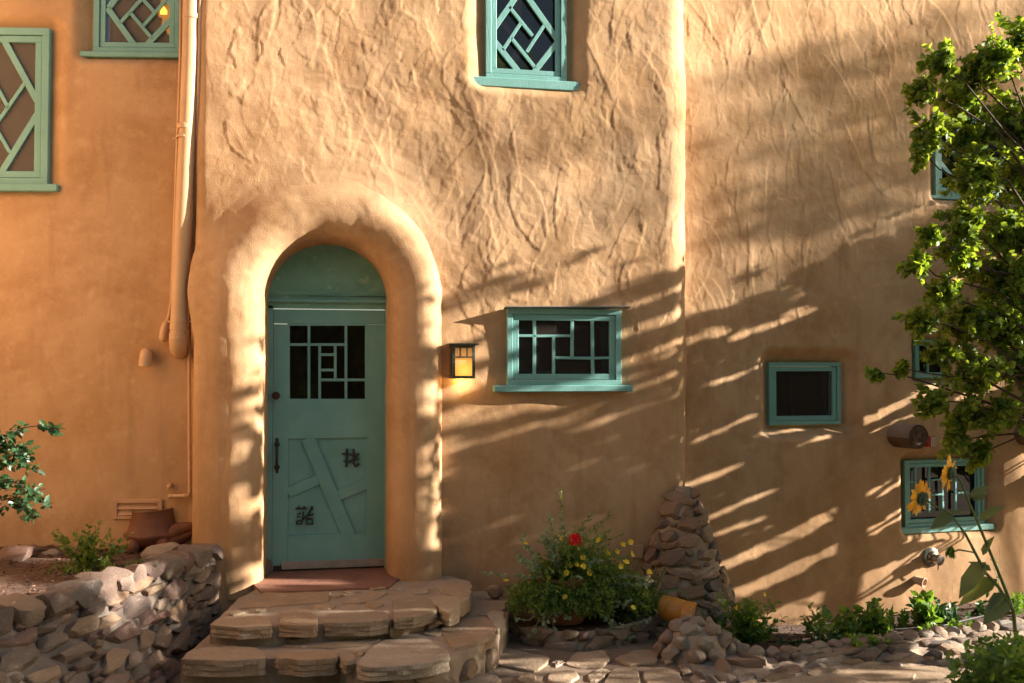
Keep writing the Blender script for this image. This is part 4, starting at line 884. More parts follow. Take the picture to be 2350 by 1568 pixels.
for X, Y in ((424, 318), (412, 738)):
    c = pa(X, Y, dn); m = MB(); m.lathe(c, [(.0645, 0), (.066, .002), (.066, .014), (.0645, .016)], 24); m.box(c+WA.t*.11, WA.t*.06, WA.n*.003, Zv*.008); m.box(c-WA.t*.075+WA.n*-.0, WA.t*.02, WA.n*.003, Zv*.008); m.build('strap', PIPE, dsp)
cb2 = tag(empty('cable_conduit', pa(375, 770, .05)), 'slim peach conduit beside the downspout ending in a rounded box', 'conduit')
MB().tube([pa(417, -60, .07), pa(414, 150, .07), pa(405, 400, .06), pa(398, 600, .05), pa(394, 690, .045), pa(388, 725, .045), pa(380, 752, .045)], .013, 10).build('pipe', PIPE, cb2, True)
MB().tube([pa(384, 738, .045), pa(381, 745, .045), pa(378, 760, .045), pa(375, 778, .045), pa(374, 784, .045)], [.018, .03, .036, .034, .02], 14).build('junction_box', PIPE, cb2, True)
wp = tag(empty('water_pipe', pa(437, 1135, .05)), 'thin peach pipe with an elbow running down to the wall foot', 'pipe')
MB().tube([pa(461, -60, .19), pa(456, 200, .18), pa(447, 480, .12), pa(434, 740, .06), pa(435, 1000, .05), pa(436, 1128, .05), pa(434, 1137, .05), pa(428, 1138, .05), pa(386, 1139, .05)], .0145, 12).build('pipe', PIPE, wp, True)
for X, Y, d_ in ((436, 1128, Zv), (424, 1138, WA.t), (392, 1139, WA.t), (443, 560, Zv)): MB().lathe(pa(X, Y, .05 if Y > 700 else .10)-d_*.012, [(.0145, 0), (.019, .003), (.019, .022), (.0145, .025)], 14, d_).build('coupling', PIPE, wp, True, 40)
MB().lathe(pa(392, 1112, .0), [(.018, 0), (.016, .05), (.010, .07)], 10, nrmz(WA.n-Zv*.3)).build('spigot', PIPE, wp, True)
ve = tag(empty('vent_elbow', pa(333, 835, .05)), 'short downturned peach vent elbow sticking out of the smooth wall', 'vent')
MB().tube([pa(335, 812, -.05), pa(335, 812, .04), pa(335, 813, .075), pa(334, 822, .095), pa(333, 838, .098)], [.042, .042, .044, .044, .042], 20).build('elbow', PIPE, ve, True, 60)
MB().tube([pa(334, 824, .096), pa(333, 841, .098)], .047, 20).build('collar', PIPE, ve, True, 50)
vg = tag(empty('vent_grille', pa(315, 1190, 0)), 'peach louvred foundation vent low on the smooth wall', 'vent')
def pr(mb, X0, Y0, X1, Y1, n_, dep, bev=.003): a, b_ = pa(X0, Y0, n_), pa(X1, Y1, n_); mb.box((a+b_)/2-WA.n*dep/2, WA.t*np.dot(b_-a, WA.t)/2, Zv*(a[2]-b_[2])/2, WA.n*dep/2, bev)
m = MB(); pr(m, 259, 1147, 372, 1155, .025, .06); pr(m, 259, 1155.3, 268, 1192, .025, .06); pr(m, 362, 1155.3, 372, 1192, .025, .06); pr(m, 268.3, 1185, 361.7, 1192, .024, .06); m.build('frame', PLATE, vg)
m = MB(); pr(m, 262, 1150, 370, 1190, -.02, .01, 0); m.build('backing', BLACK, vg)
for Y in (1164, 1178): a, b_ = pa(268, Y, .008), pa(362, Y, .008); m = MB(); m.box((a+b_)/2, (b_-a)/2, nrmz(WA.n-Zv*1.1)*.020, nrmz(WA.n*1.1+Zv)*.003); m.build('slat', PLATE, vg)
# cover plate by the buttress
c = WM.P(1462, 1266, .012); op = tag(empty('outlet_cover', c), 'blank tan outlet cover plate low on the wall near the buttress', 'outlet cover')
m = MB(); m.box(c, Xv*.049, Nv*.008, Zv*.054, .004); m.build('plate', PLATE, op)
m = MB()
for q_ in (-1, 1): m.lathe(c+Nv*.008+Xv*.022*q_+Zv*.035, [(.004, 0), (.003, .0015)], 8, Nv)
m.build('screw', BRONZE, op)
# chrome hydrant outlet and clay spout on the right wall
CHROME = simple('dull_chrome', (.42, .40, .38), (.28, .26, .25), 8, .22, .1, metal=.95)
c = WR.P(2136, 1279, .01); fo = tag(empty('hose_outlet', c), 'round chrome hose outlet with domed flange on the wall', 'faucet')
MB().lathe(c, [(.088, -.02), (.088, .006), (.075, .014), (.05, .018)], 26, WR.n).build('flange', CHROME, fo, True, 35)
dn_ = nrmz(WR.n+WR.t*.15-Zv*.1)
MB().lathe(c+WR.n*.015, [(.055, 0), (.055, .03), (.042, .034), (.042, .07), (.048, .072), (.048, .10), (.03, .104)], 22, dn_).build('nozzle', CHROME, fo, True, 35)
MB().tube([c+WR.n*.09-Zv*.04, c+WR.n*.10-Zv*.07, c+WR.n*.09-Zv*.10], .006, 6).build('chain', CHROME, fo)
SPOUT = simple('pale_clay', (.52, .36, .24), (.45, .30, .2), 9, .7, .2)
c = WR.P(2098, 1330, .0); sp = tag(empty('clay_spout', c), 'pale clay drain spout under the chrome hose outlet', 'spout')
dn_ = nrmz(WR.n+WR.t*.45-Zv*.18)
MB().lathe(c, [(.038, -.08), (.036, .02), (.036, .06), (.043, .085), (.047, .10), (.040, .102), (.028, .08), (.026, .0)], 20, dn_).build('spout', SPOUT, sp, True, 40)

# ------------------------------------------------------------------ pots
pp = PZ(1302, 1438, -.275); pot = tag(empty('flower_pot', pp), 'large terracotta pot with thick rim holding the flowering plants', 'pot')
PB = pp+np.array([0, .17, 0])
MB().lathe(PB, [(.155, 0), (.165, .01), (.19, .10), (.215, .22), (.225, .27), (.245, .275), (.25, .29), (.25, .335), (.24, .345), (.215, .34), (.20, .30)], 36).build('pot_body', TERRA, pot, True, 40)
MB().lathe(PB+np.array([0, 0, .28]), [(.21, 0), (.2, .02), (.1, .03), (.01, .035)], 20).build('potting_soil', SOIL, pot, True)
# ochre jar lying on its side
jc = PZ(1562, 1432, -.27)+np.array([0, .08, .075]); jd = nrmz([.72, -.55, -.18]); jar = tag(empty('ochre_jar', jc), 'ochre glazed clay jar lying on its side among the stones', 'jar')
MB().lathe(jc-jd*.13, [(.05, 0), (.078, .012), (.088, .06), (.089, .065), (.086, .07), (.089, .075), (.090, .17), (.089, .175), (.086, .18), (.09, .186), (.092, .235), (.096, .24), (.096, .25), (.088, .252), (.084, .245)], 30, jd).build('jar_body', OCHRE, jar, True, 35)
MB().lathe(jc+jd*.108, [(.085, 0), (.07, .006), (.03, .01)], 20, jd).build('mortar_plug', MORTAR, jar, True)
# clay turtle planter
tb = PZ(345, 1268, .19)+np.array([0, .12, 0]); tur = tag(empty('turtle_planter', tb), 'rust brown clay planter shaped like a turtle with its mouth open', 'planter')
bm_ = MB(); prof_t = [(.10, 0), (.16, .03), (.20, .07), (.218, .095), (.214, .108), (.188, .122), (.172, .19), (.152, .262), (.158, .282), (.146, .286), (.134, .262), (.13, .2)]
bm_.lathe(tb+np.array([0, 0, .02]), prof_t, 32)
v_ = np.array(bm_.v); e_ = v_-tb; v_[:, 0] = tb[0]+e_[:, 0]*1.0; v_[:, 1] = tb[1]+e_[:, 1]*.8; v_[:, 2] += np.where(e_[:, 2] > .2, .012*np.clip(e_[:, 0]/.14, -1, 1), .006*np.sin(e_[:, 0]*25)); bm_.v = [tuple(p) for p in v_]
bm_.build('shell', TERRAD, tur, True, 50)
hd = tb+np.array([.20, -.06, .13]); 
bm_ = MB(); bm_.tube([hd+np.array(q_) for q_ in ((-.12, .03, -.03), (-.04, .01, .0), (.03, 0, .035), (.09, -.01, .045), (.125, -.012, .04))], [.075, .07, .052, .034, .015], 14); bm_.build('head', TERRAD, tur, True)
bm_ = MB(); bm_.tube([hd+np.array(q_) for q_ in ((-.12, .03, -.06), (-.04, .01, -.05), (.03, 0, -.025), (.085, -.01, .0), (.12, -.012, .012))], [.085, .075, .045, .024, .012], 14); bm_.build('jaw', TERRAD, tur, True)
for dx_, dy_ in ((-.13, -.1), (.10, -.12), (.11, .1), (-.13, .1)): bm_ = MB(); bm_.tube([tb+np.array([dx_*.8, dy_*.8, .09]), tb+np.array([dx_, dy_, .04]), tb+np.array([dx_*1.15, dy_*1.15, -.01])], [.06, .05, .055], 10); bm_.build('leg', TERRAD, tur, True)

#PART3
# ------------------------------------------------------------------ foliage makers
class Leaves:
    def __init__(s): s.p = []; s.d = []; s.n = []; s.s = []; s.w = []; s.c = []
    def add(s, p, d, n, size, w=.36, curl=.12): s.p.append(p); s.d.append(d); s.n.append(n); s.s.append(size); s.w.append(w); s.c.append(curl); return s
    def build(s, name, mat, parent, shape='ovate'):
        p, d, n = (np.array(q, float).reshape(-1, 3) for q in (s.p, s.d, s.n)); sz = np.array(s.s)[:, None]; w_ = np.array(s.w)[:, None]; cu = np.array(s.c)[:, None]
        d = d/(np.linalg.norm(d, axis=1, keepdims=True)+1e-9); sd = np.cross(d, n); sd /= np.linalg.norm(sd, axis=1, keepdims=True)+1e-9; n = np.cross(sd, d)
        T_ = {'ovate': [(0, 0, 0), (.5, 0, -.7), (1, 0, -1.5), (.20, .85, .35), (.60, .80, -.1), (.20, -.85, .35), (.60, -.80, -.1)],
              'heart': [(.02, 0, 0), (.5, 0, -.6), (1, 0, -1.6), (.10, .95, .4), (.58, .88, -.1), (.10, -.95, .4), (.58, -.88, -.1)],
              'lance': [(0, 0, 0), (.5, 0, -.4), (1, 0, -1.6), (.30, .9, .3), (.65, .7, -.2), (.30, -.9, .3), (.65, -.7, -.2)],
              'petal': [(0, 0, 0), (.5, 0, .2), (1, 0, 0), (.30, .7, .2), (.70, .95, .2), (.30, -.7, .2), (.70, -.95, .2)]}[shape]
        V = [p+d*(sz*u)+sd*(sz*w_*v)+n*(sz*cu*z) for u, v, z in T_]; k = len(p); V = np.stack(V, 1).reshape(-1, 3)
        tri = np.array([(0, 1, 3), (3, 1, 4), (4, 1, 2), (0, 5, 1), (5, 6, 1), (6, 2, 1)]); Fq = (np.arange(k)[:, None, None]*7+tri[None]).reshape(-1, 3)
        return mesh_np(name, V, Fq, mat, parent)
def rv(s=1.): return np.array([rnd.gauss(0, s), rnd.gauss(0, s), rnd.gauss(0, s)])
UP = np.array([0, 0, 1.])
def curve(p, d, L, droop, n=5, wob=.0):
    pts = [np.array(p, float)]; d = nrmz(d)
    for i in range(n): d = nrmz(d+np.array([0, 0, -droop/n])+rv(wob)); pts.append(pts[-1]+d*L/n)
    return pts
def leafy(lv, st, p, d, L, droop, nl, size, w=.36, r0=.004, ang=.9, wob=.08, upn=.8, start=.15, curl=.12, pairs=False):
    pts = curve(p, d, L, droop, 5, wob); st.tube(pts, [r0*(1-.7*i/5) for i in range(6)], 5, False); pts = np.array(pts)
    for i in range(nl):
        f = start+(1-start)*(i+rnd.random()*.6)/nl; x = f*5; k = min(4, int(x)); q = pts[k]+(pts[k+1]-pts[k])*(x-k); t = nrmz(pts[k+1]-pts[k])
        for sgn in ((1, -1) if pairs else (1,)):
            sd = nrmz(np.cross(t, rv())); dd = t*math.cos(ang)+sd*math.sin(ang)*sgn; lv.add(q, dd, UP*upn+rv(.45), size*rnd.uniform(.65, 1.15)*(1-.35*max(0, f-.7)/.3), w*rnd.uniform(.85, 1.15), curl)
    return pts
def plant(name, label, cat, base, group=None): return tag(empty(name, base), label, cat, group)

# ------------------------------------------------------------------ the tree on the right
TB = PD(2560, 1350, 6.8); TB[2] = -.5
tree = plant('leafy_tree', 'leafy green tree with heart-shaped leaves in front of the wall', 'tree', TB)
wd = MB(); fork = np.array([TB[0]-.15, TB[1], 1.0])
wd.tube([TB-UP*.1, TB+np.array([-.05, .02, .5]), fork, fork+np.array([-.1, 0, .9]), fork+np.array([-.15, .05, 2.2]), fork+np.array([-.1, .1, 3.4])], [.085, .075, .065, .05, .035, .015], 10)
lv = Leaves()
clumps = [(2165, 150, 45, .3), (2215, 215, 70, 0), (2120, 215, 40, .2), (2290, 140, 70, .2), (2345, 95, 60, .1), (2140, 300, 50, .2), (2230, 310, 85, 0), (2320, 280, 90, -.1), (2120, 350, 35, .2), (2250, 420, 80, .1), (2340, 420, 80, -.2),
          (2225, 505, 60, .1), (2310, 530, 80, 0), (2140, 545, 38, .2), (2200, 590, 60, .1), (2110, 600, 40, .2), (2290, 640, 85, -.1), (2170, 670, 55, .2), (2360, 650, 70, .1), (2120, 735, 45, .2), (2215, 740, 75, 0), (2310, 760, 80, 0),
          (2070, 845, 22, .1), (2015, 855, 20, .1), (2170, 810, 50, .1), (2250, 850, 75, .1), (2340, 850, 70, -.1), (2150, 920, 50, .1), (2230, 950, 65, 0), (2310, 940, 55, .1), (2200, 1010, 40, .0), (2255, 1040, 40, 0), (2420, 300, 90, 0), (2430, 560, 90, 0), (2430, 800, 90, 0), (2420, 120, 80, 0), (2230, 160, 40, .1)]
for X, Y, rp, dz in clumps:
    dep = 6.9-dz; c = PD(X, Y, dep); r_ = rp/FPX*dep
    h0 = fork+np.array([-.12, .05, np.clip((c[2]-1.4)*.75, 0, 3.2)]); mid = (h0+c)/2+np.array([0, 0, .08]); wd.tube([h0, h0*.6+mid*.4+rv(.03), mid+rv(.04), c*.7+mid*.3+rv(.03), c], [.014, .011, .008, .005, .003], 6)
    nt2 = max(6, int(38*(rp/60)**1.5)); out = nrmz(c-h0)
    for _ in range(nt2):
        dd = nrmz(out*.7+rv(.75)+np.array([0, 0, -.15])); leafy(lv, wd, c-dd*r_*.25+rv(r_*.25), dd, r_*rnd.uniform(.8, 1.2), .5, 12, rnd.uniform(.040, .064), .46, .0025, 1.0, .1, .55, curl=.16)
wd.build('trunk', BARK, tree, True); lv.build('crown', L_TREE, tree, 'heart')

# ------------------------------------------------------------------ trees beyond the picture that shade the wall and stand in the reflections
SH = np.array([math.cos(SUN_PHI), -math.sin(SUN_PHI), 0]); SP = np.array([math.sin(SUN_PHI), math.cos(SUN_PHI), 0]); TE = math.tan(SUN_EL)
def sun_pt(l, h, d_): return SP*l+SH*d_+UP*(h+d_*TE)
def big_tree(label, foot, clumps, leaf=.10, per=120, dens=1.):
    foot = np.array(foot, float); o = plant('garden_tree', label, 'tree', foot, None); wd = MB(); lv = Leaves(); cs = np.array([c[:3] for c in clumps]); top = cs[:, 2].max()
    wd.tube([foot-UP*.1, foot+UP*(top-foot[2])*.35+rv(.04), foot+UP*(top-foot[2])*.7+rv(.06), cs.mean(0)*.4+np.array([foot[0], foot[1], top])*.6], [.12, .09, .05, .02], 8)
    for x, y, z, r_ in clumps:
        c = np.array([x, y, z]); h0 = np.array([foot[0], foot[1], max(foot[2]+.5, z-.5)]); wd.tube([h0, (h0+c)/2+rv(.05), c], [.03, .018, .006], 5)
        for _ in range(int(per*dens*(r_/.5)**2)):
            q = c+nrmz(rv())*r_*rnd.random()**.45; lv.add(q, rv(), rv(), leaf*rnd.uniform(.7, 1.3), .42)
    wd.build('trunk', BARK, o, True); lv.build('crown', L_TREE, o, 'heart'); return o
def lh(p): return float(p[0]*SP[0]+p[1]*SP[1]), float(p[2]-(p[0]*SH[0]+p[1]*SH[1])*TE)
gl, gh = np.meshgrid(np.arange(-.9, 2.6, .01), np.arange(-1.7, 3.2, .01), indexing='ij')
nz_ = lambda s, k: vnoise(np.stack([gl, gh, 0*gl], -1), s, k)
hb = np.interp(gl, [-.9, -.5, -.15, .1, .25, .45, .68, .80, .95, 1.1, 1.4, 1.8, 2.6], [1.7, 1.75, 1.85, 1.7, 1.62, 1.66, 1.70, 1.6, .95, 1.0, 1.15, 1.35, 1.35])
dark = np.clip((hb-gh)/.16+.4+1.6*nz_(7, 81)+.8*nz_(17, 84), 0, 1)
dapple = np.clip((nz_(6, 82)+.7*nz_(13, 83)+.05)*6, 0, 1)
dark = dark*np.where((gl < .22) & (gh > -.1), dapple, 1)
def streak(wall, X1, Y1, X2, Y2, th, v=0.):
    global dark
    (l1, h1), (l2, h2) = lh(wall.P(X1, Y1, 0)), lh(wall.P(X2, Y2, 0)); hw = (th*1.3+3)/2/285
    t = np.clip(((gl-l1)*(l2-l1)+(gh-h1)*(h2-h1))/((l2-l1)**2+(h2-h1)**2), 0, 1); dd = np.hypot((gl-l1-t*(l2-l1))*.6, gh-h1-t*(h2-h1)); m_ = np.clip((hw-dd)/.02+.5, 0, 1); dark = dark*(1-m_)+v*m_
for s_ in ((1420, 715, 1580, 655, 15), (1455, 760, 1585, 708, 20), (1430, 835, 1580, 775, 16), (1300, 700, 1440, 655, 8), (1020, 760, 1160, 715, 60), (1020, 830, 1160, 790, 34), (1020, 900, 1150, 850, 26), (1020, 960, 1320, 905, 26), (1440, 900, 1580, 850, 8), (1100, 1010, 1300, 960, 8), (1400, 960, 1580, 900, 6)): streak(WM, *s_)
for s_ in ((1714, 765, 1850, 716, 16), (1990, 966, 2140, 888, 16), (2010, 990, 2150, 925, 8), (1760, 992, 1920, 960, 8), (1840, 1020, 1900, 1000, 10), (1830, 1219, 2068, 1103, 24), (1819, 1306, 2070, 1178, 20), (1700, 1282, 1790, 1248, 20), (1627, 1186, 1760, 1130, 10), (1600, 1240, 1733, 1198, 8), (1640, 1305, 1808, 1236, 22), (1660, 1378, 1800, 1318, 26), (1590, 1110, 1660, 1085, 14), (1600, 1010, 1720, 960, 10), (1640, 880, 1740, 845, 10),
           (2296, 1100, 2350, 1060, 40), (2300, 1000, 2350, 985, 30), (1850, 1440, 2200, 1290, 60), (1900, 1425, 2330, 1260, 60), (2060, 1420, 2330, 1340, 50), (2120, 1230, 2330, 1200, 20), (2200, 640, 2350, 560, 20), (2250, 900, 2350, 860, 20)): streak(WR, *s_)
for s_ in ((2010, 430, 2110, 330, 120), (2060, 300, 2120, 240, 90), (1930, 180, 2060, 130, 30), (1850, 330, 2000, 270, 26), (2120, 540, 2200, 500, 40)): streak(WR, *s_, v=.35)
dark = dark*np.where((gl > .84) & (gl < .93), .6, 1)
def mask_tree(label, lo, hi, n_, dlo, dhi, leaf, foot_l, h0_=-9, h1_=3.):
    sel = (gl >= lo) & (gl < hi) & (gh < h1_) & (gh >= h0_); w_ = (dark*sel).ravel(); cdf = np.cumsum(w_); idx_ = np.searchsorted(cdf, rng.random(n_)*cdf[-1]); L_ = gl.ravel()[idx_]+rng.uniform(-.005, .005, n_); H_ = gh.ravel()[idx_]+rng.uniform(-.005, .005, n_)
    D_ = rng.uniform(dlo, dhi, n_); P = SP[None]*L_[:, None]+SH[None]*D_[:, None]+UP[None]*(H_+D_*TE)[:, None]; ok = P[:, 2] > -.4; P = P[ok]; k_ = len(P)
    lv = Leaves(); lv.p = list(P); lv.d = list(rng.normal(0, 1, (k_, 3))); lv.n = list(rng.normal(0, 1, (k_, 3))); lv.s = list(leaf*rng.uniform(.7, 1.25, k_)); lv.w = [.42]*k_; lv.c = [.1]*k_
    lv.p = [p-nrmz(d_)*s_*.5 for p, d_, s_ in zip(lv.p, lv.d, lv.s)]
    f_ = sun_pt(foot_l, 0, (dlo+dhi)/2); f_[2] = -.55; o = plant('garden_tree', label, 'tree', f_); wd = MB(); tp = P[:, 2].max()
    wd.tube([f_-UP*.1, f_+UP*1., f_+UP*2.2+rv(.05), np.array([f_[0], f_[1], tp-.6])], [.06, .05, .035, .01], 8)
    for q in P[rng.integers(0, k_, 40)]: h0 = np.array([f_[0], f_[1], max(.2, q[2]-.5)]); wd.tube([h0, (h0+q)/2+rv(.03), q], [.012, .008, .003], 4, False)
    wd.build('trunk', BARK, o, True); lv.build('crown', L_TREE, o, 'heart')
mask_tree('slender leafy garden tree out beyond the heart-leaved tree', -.9, .86, 15000, 7.0, 7.6, .07, .1)
mask_tree('open crowned garden tree standing close to the end of the house', .86, 2.6, 42000, 6.7, 7.15, .050, 1.4, -9, 1.45)
mask_tree('tall thin garden tree far past the end of the house', .86, 2.6, 800, 14., 15., .085, 1.9, 1.45, 3.)
dark = np.where((gl > .95) & (gh > .9), .34+.08*nz_(3, 91), np.where((gl > -.1) & (gl < .75) & (gh > 2.0), .10+.15*np.clip(nz_(4, 92), 0, 1), 0))
mask_tree('unseen very tall sparse tree added to dim the upper walls', -.1, 2.6, 1150, 23., 25., .11, 1.3, .9, 3.2)  # added far out of view; its thin crown dims the upper walls
S3 = []
for _ in range(170):
    l = rnd.uniform(-3.8, -.75); h = rnd.uniform(-1.6, .45 if l > -1.6 else 1.05); S3.append((*sun_pt(l, h, rnd.uniform(8.6, 10.5)), rnd.uniform(.2, .34)))
for _ in range(80): S3.append((*sun_pt(rnd.uniform(-3.5, -1.5), rnd.uniform(-.2, .95), rnd.uniform(8.6, 10.5)), rnd.uniform(.2, .32)))
f3 = sun_pt(-1.8, 0, 9.5); big_tree('low spreading garden tree in the yard beyond the broad-leaved bush', (f3[0], f3[1], -.6), S3, .10, 110)
for i, (x, y, hh, rr_) in enumerate(((-9, -14.5, 9.5, 2.6), (-4.2, -15.5, 7.2, 2.8), (.8, -14.8, 6.8, 2.7), (6, -16, 8.5, 2.9), (-14, -13.5, 9, 3.0), (12.5, -11, 8.5, 2.8), (18, -13, 9, 3.0))):
    cl = [(x+rnd.gauss(0, rr_*.5), y+rnd.gauss(0, rr_*.4), rnd.uniform(.6, hh), rnd.uniform(.9, 1.4)) for _ in range(30)]
    big_tree(('broad dark garden tree across the yard from the downspout', 'tallest garden tree across the yard facing the door', 'round crowned garden tree across the yard from the kitchen window', 'wide garden tree across the yard facing the stone buttress', 'garden tree at the far corner of the yard facing the smooth wall', 'garden tree across the yard facing the log beam end', 'garden tree at the yard corner farthest from the smooth wall')[i], (x, y, -.6), cl, .30, 46)

# ------------------------------------------------------------------ plants in the big pot
CT = PB+np.array([0, 0, .32])
def tov(X, Y, y): p = PY(X, Y, y); return p
yp = PB[1]
pl1 = plant('flowering_bush', 'airy green bush with small yellow flowers in the terracotta pot', 'plant', CT)
lv = Leaves(); st = MB(); fl = Leaves()
for _ in range(1300):
    X = rnd.gauss(1330, 82); Y = 1370-abs(rnd.gauss(0, 66))*max(.15, 1-((X-1335)/190)**2); X = min(1500, max(1165, X)); Y += rnd.uniform(0, 26) if rnd.random() < .35 else 0
    q = tov(X, Y, yp-rnd.uniform(-.18, .30)); d_ = q-CT-np.array([0, 0, .02]); L = np.linalg.norm(d_); b0 = CT+d_*max(0, (L-.22)/L)
    leafy(lv, st, b0, d_, min(L, .24), .4, 20, .038, .22, .0018, .9, .1, .4, .05)
for X, Y in ((1160, 1334), (1258, 1326), (1310, 1298), (1338, 1300), (1350, 1305), (1352, 1315), (1337, 1280), (1296, 1370), (1330, 1373), (1340, 1357), (1336, 1377), (1260, 1397), (1394, 1270), (1416, 1266), (1424, 1300), (1438, 1290), (1447, 1245), (1450, 1272), (1283, 1235), (1373, 1238), (1325, 1295), (1300, 1315), (1302, 1345), (1375, 1375), (1404, 1428), (1430, 1250), (1490, 1312), (1452, 1395), (1482, 1365), (1205, 1250), (1216, 1297), (1360, 1345)):
    q = tov(X, Y, yp-rnd.uniform(.15, .33)); ax = nrmz(np.array([0, -1, .4])+rv(.35)); 
    fl = Leaves()
    for k_ in range(5):
        u_ = nrmz(np.cross(ax, (.3, .2, 1))); v2 = np.cross(ax, u_); a = 2*math.pi*k_/5; fl.add(q, u_*math.cos(a)+v2*math.sin(a)+ax*.35, ax, .024*rnd.uniform(.8, 1.2), .42, .1)
    fl.build('flower', F_LEM, pl1, 'petal')
    st.tube([q-ax*.002, q*.8+CT*.2-UP*.01, q*.55+CT*.45], .0014, 4, False)
for _ in range(420):
    X = rnd.uniform(1205, 1420); q = tov(X, rnd.uniform(1350, 1412)-.0012*(X-1310)**2*.6, yp-rnd.uniform(.26, .36)); d_ = q-CT; L = np.linalg.norm(d_); leafy(lv, st, CT+d_*max(0, (L-.2)/L), d_+UP*.05, .2, .7, 18, .038, .22, .0018, .9, .1, .4, .05)
lv.build('foliage', L_FERN, pl1, 'lance'); st.build('stem', STEM, pl1)
pl2 = plant('silver_trailer', 'trailing silvery grey plant with round leaves spilling over the pot', 'plant', CT+np.array([-.05, 0, 0])); lv = Leaves(); st = MB()
for pth in ([(1290, 1340), (1268, 1280), (1262, 1220), (1266, 1180)], [(1285, 1340), (1275, 1270), (1290, 1210), (1292, 1195)], [(1280, 1340), (1258, 1260), (1252, 1215)], [(1250, 1330), (1215, 1260), (1195, 1245), (1205, 1228)], [(1240, 1330), (1200, 1285), (1190, 1280)], [(1270, 1330), (1240, 1300), (1215, 1290), (1200, 1275)],
            [(1230, 1330), (1190, 1318), (1140, 1322), (1100, 1312)], [(1280, 1340), (1300, 1240), (1330, 1225), (1335, 1215)], [(1300, 1345), (1262, 1370), (1248, 1410), (1250, 1450)], [(1300, 1345), (1285, 1380), (1268, 1430), (1275, 1460)], [(1290, 1345), (1320, 1325), (1330, 1325)], [(1270, 1340), (1285, 1400), (1300, 1420), (1312, 1425)], [(1260, 1345), (1252, 1380), (1215, 1425), (1185, 1420)],
            [(1255, 1350), (1245, 1400), (1225, 1450), (1215, 1465)], [(1370, 1345), (1400, 1375), (1435, 1390), (1452, 1375)], [(1370, 1350), (1385, 1400), (1400, 1440), (1440, 1435), (1495, 1420)], [(1360, 1340), (1380, 1380), (1420, 1395)], [(1390, 1360), (1420, 1440), (1440, 1475), (1450, 1460)], [(1380, 1350), (1400, 1420), (1415, 1450)], [(1270, 1340), (1235, 1290), (1225, 1270)], [(1300, 1340), (1360, 1290), (1385, 1285)], [(1290, 1340), (1255, 1240), (1245, 1230)],
            [(1300, 1345), (1300, 1375), (1320, 1400)], [(1260, 1345), (1230, 1310), (1210, 1300)], [(1290, 1345), (1275, 1395), (1255, 1425)], [(1400, 1350), (1460, 1340), (1490, 1345)], [(1380, 1345), (1440, 1320), (1495, 1330)]):
    pts = [CT*.3+tov(*pth[0], yp-.15)*.7]+[tov(X, Y, yp-.24-.06*min(1, k_)+rnd.uniform(-.03, .03)) for k_, (X, Y) in enumerate(pth[1:])]
    pts, L = resamp(pts, 14); st.tube(list(pts), .0022, 4, False)
    for k_ in range(int(L/.010)):
        x = rnd.random()*12.99; i = int(x); q = pts[i]+(pts[i+1]-pts[i])*(x-i); t = nrmz(pts[i+1]-pts[i]); lv.add(q, t*.3+nrmz(np.cross(t, rv())), UP*.5+np.array([0, -.5, 0])+rv(.4), .026*rnd.uniform(.7, 1.25), .45, .05)
lv.build('foliage', L_GREY, pl2, 'heart'); st.build('stem', simple('silver_stem', (.3, .33, .24)), pl2)
pl3 = plant('red_geranium', 'geranium with one bright red flower head above the pot', 'plant', CT+np.array([.02, .03, 0])); lv = Leaves(); st = MB(); fl = Leaves()
hc = tov(1319, 1238, yp-.30); st.tube([CT, CT*.5+hc*.5+np.array([.01, 0, .03]), hc], .004, 6)
for _ in range(34):
    o_ = nrmz(rv()+np.array([0, -.4, .3])); q = hc+o_*.030; 
    for k_ in range(4): fl.add(q, nrmz(o_*.5+rv(.7)), o_, .022, .48, .1)
for k_ in range(5): fl.add(tov(1334, 1245, yp-.30)+rv(.004), rv(), UP, .018, .4)
for X, Y in ((1300, 1250), (1310, 1262), (1325, 1275), (1340, 1268), (1290, 1268), (1350, 1285), (1315, 1285)):
    q = tov(X, Y, yp-.15+rnd.uniform(-.06, .06)); st.tube([CT, (CT+q)/2, q], .003, 5)
    for k_ in range(6): a = k_*math.pi/3; lv.add(q, np.array([math.cos(a), -.3+.2*math.sin(a), math.sin(a)]), np.array([0, -1, .4]), .035, .5, .05)
lv.build('foliage', L_MID, pl3, 'petal'); st.build('stem', STEM, pl3); fl.build('flower', F_RED, pl3, 'petal')
pl4 = plant('white_flower_plant', 'dark leafy plant with small white flowers beside the pot', 'plant', PZ(1440, 1425, -.28)); lv = Leaves(); st = MB(); fl = Leaves(); b4 = PZ(1440, 1425, -.28)
for _ in range(38):
    X, Y = rnd.gauss(1445, 32), rnd.uniform(1325, 1425); q = tov(X, Y, b4[1]+rnd.uniform(-.1, .15)); leafy(lv, st, b4+rv(.03)*np.array([1, 1, 0]), q-b4, np.linalg.norm(q-b4)+.03, .15, 20, .05, .2, .003, .8, .08, .5, .3)
for X, Y in ((1490, 1325), (1484, 1330), (1494, 1333), (1392, 1330), (1383, 1337), (1412, 1440), (1425, 1432)):
    q = tov(X, Y, b4[1]-.12); fl = Leaves()
    for k_ in range(7): fl.add(q+rv(.004), rv(), rv(), .018, .5)
    fl.build('flower', F_WHT, pl4, 'petal')
lv.build('foliage', L_DARK, pl4, 'lance'); st.build('stem', STEM, pl4)
# drip line by the pot
dl = MB(); dl.tube([tov(1199, 1340, -.55), tov(1197, 1352, -.6), tov(1200, 1375, -.62), tov(1212, 1392, -.64), tov(1236, 1398, -.62)], .006, 8); tag(dl.build('drip_hose', BLACK, None, True), 'thin black irrigation hose curving down beside the terracotta pot', 'hose')

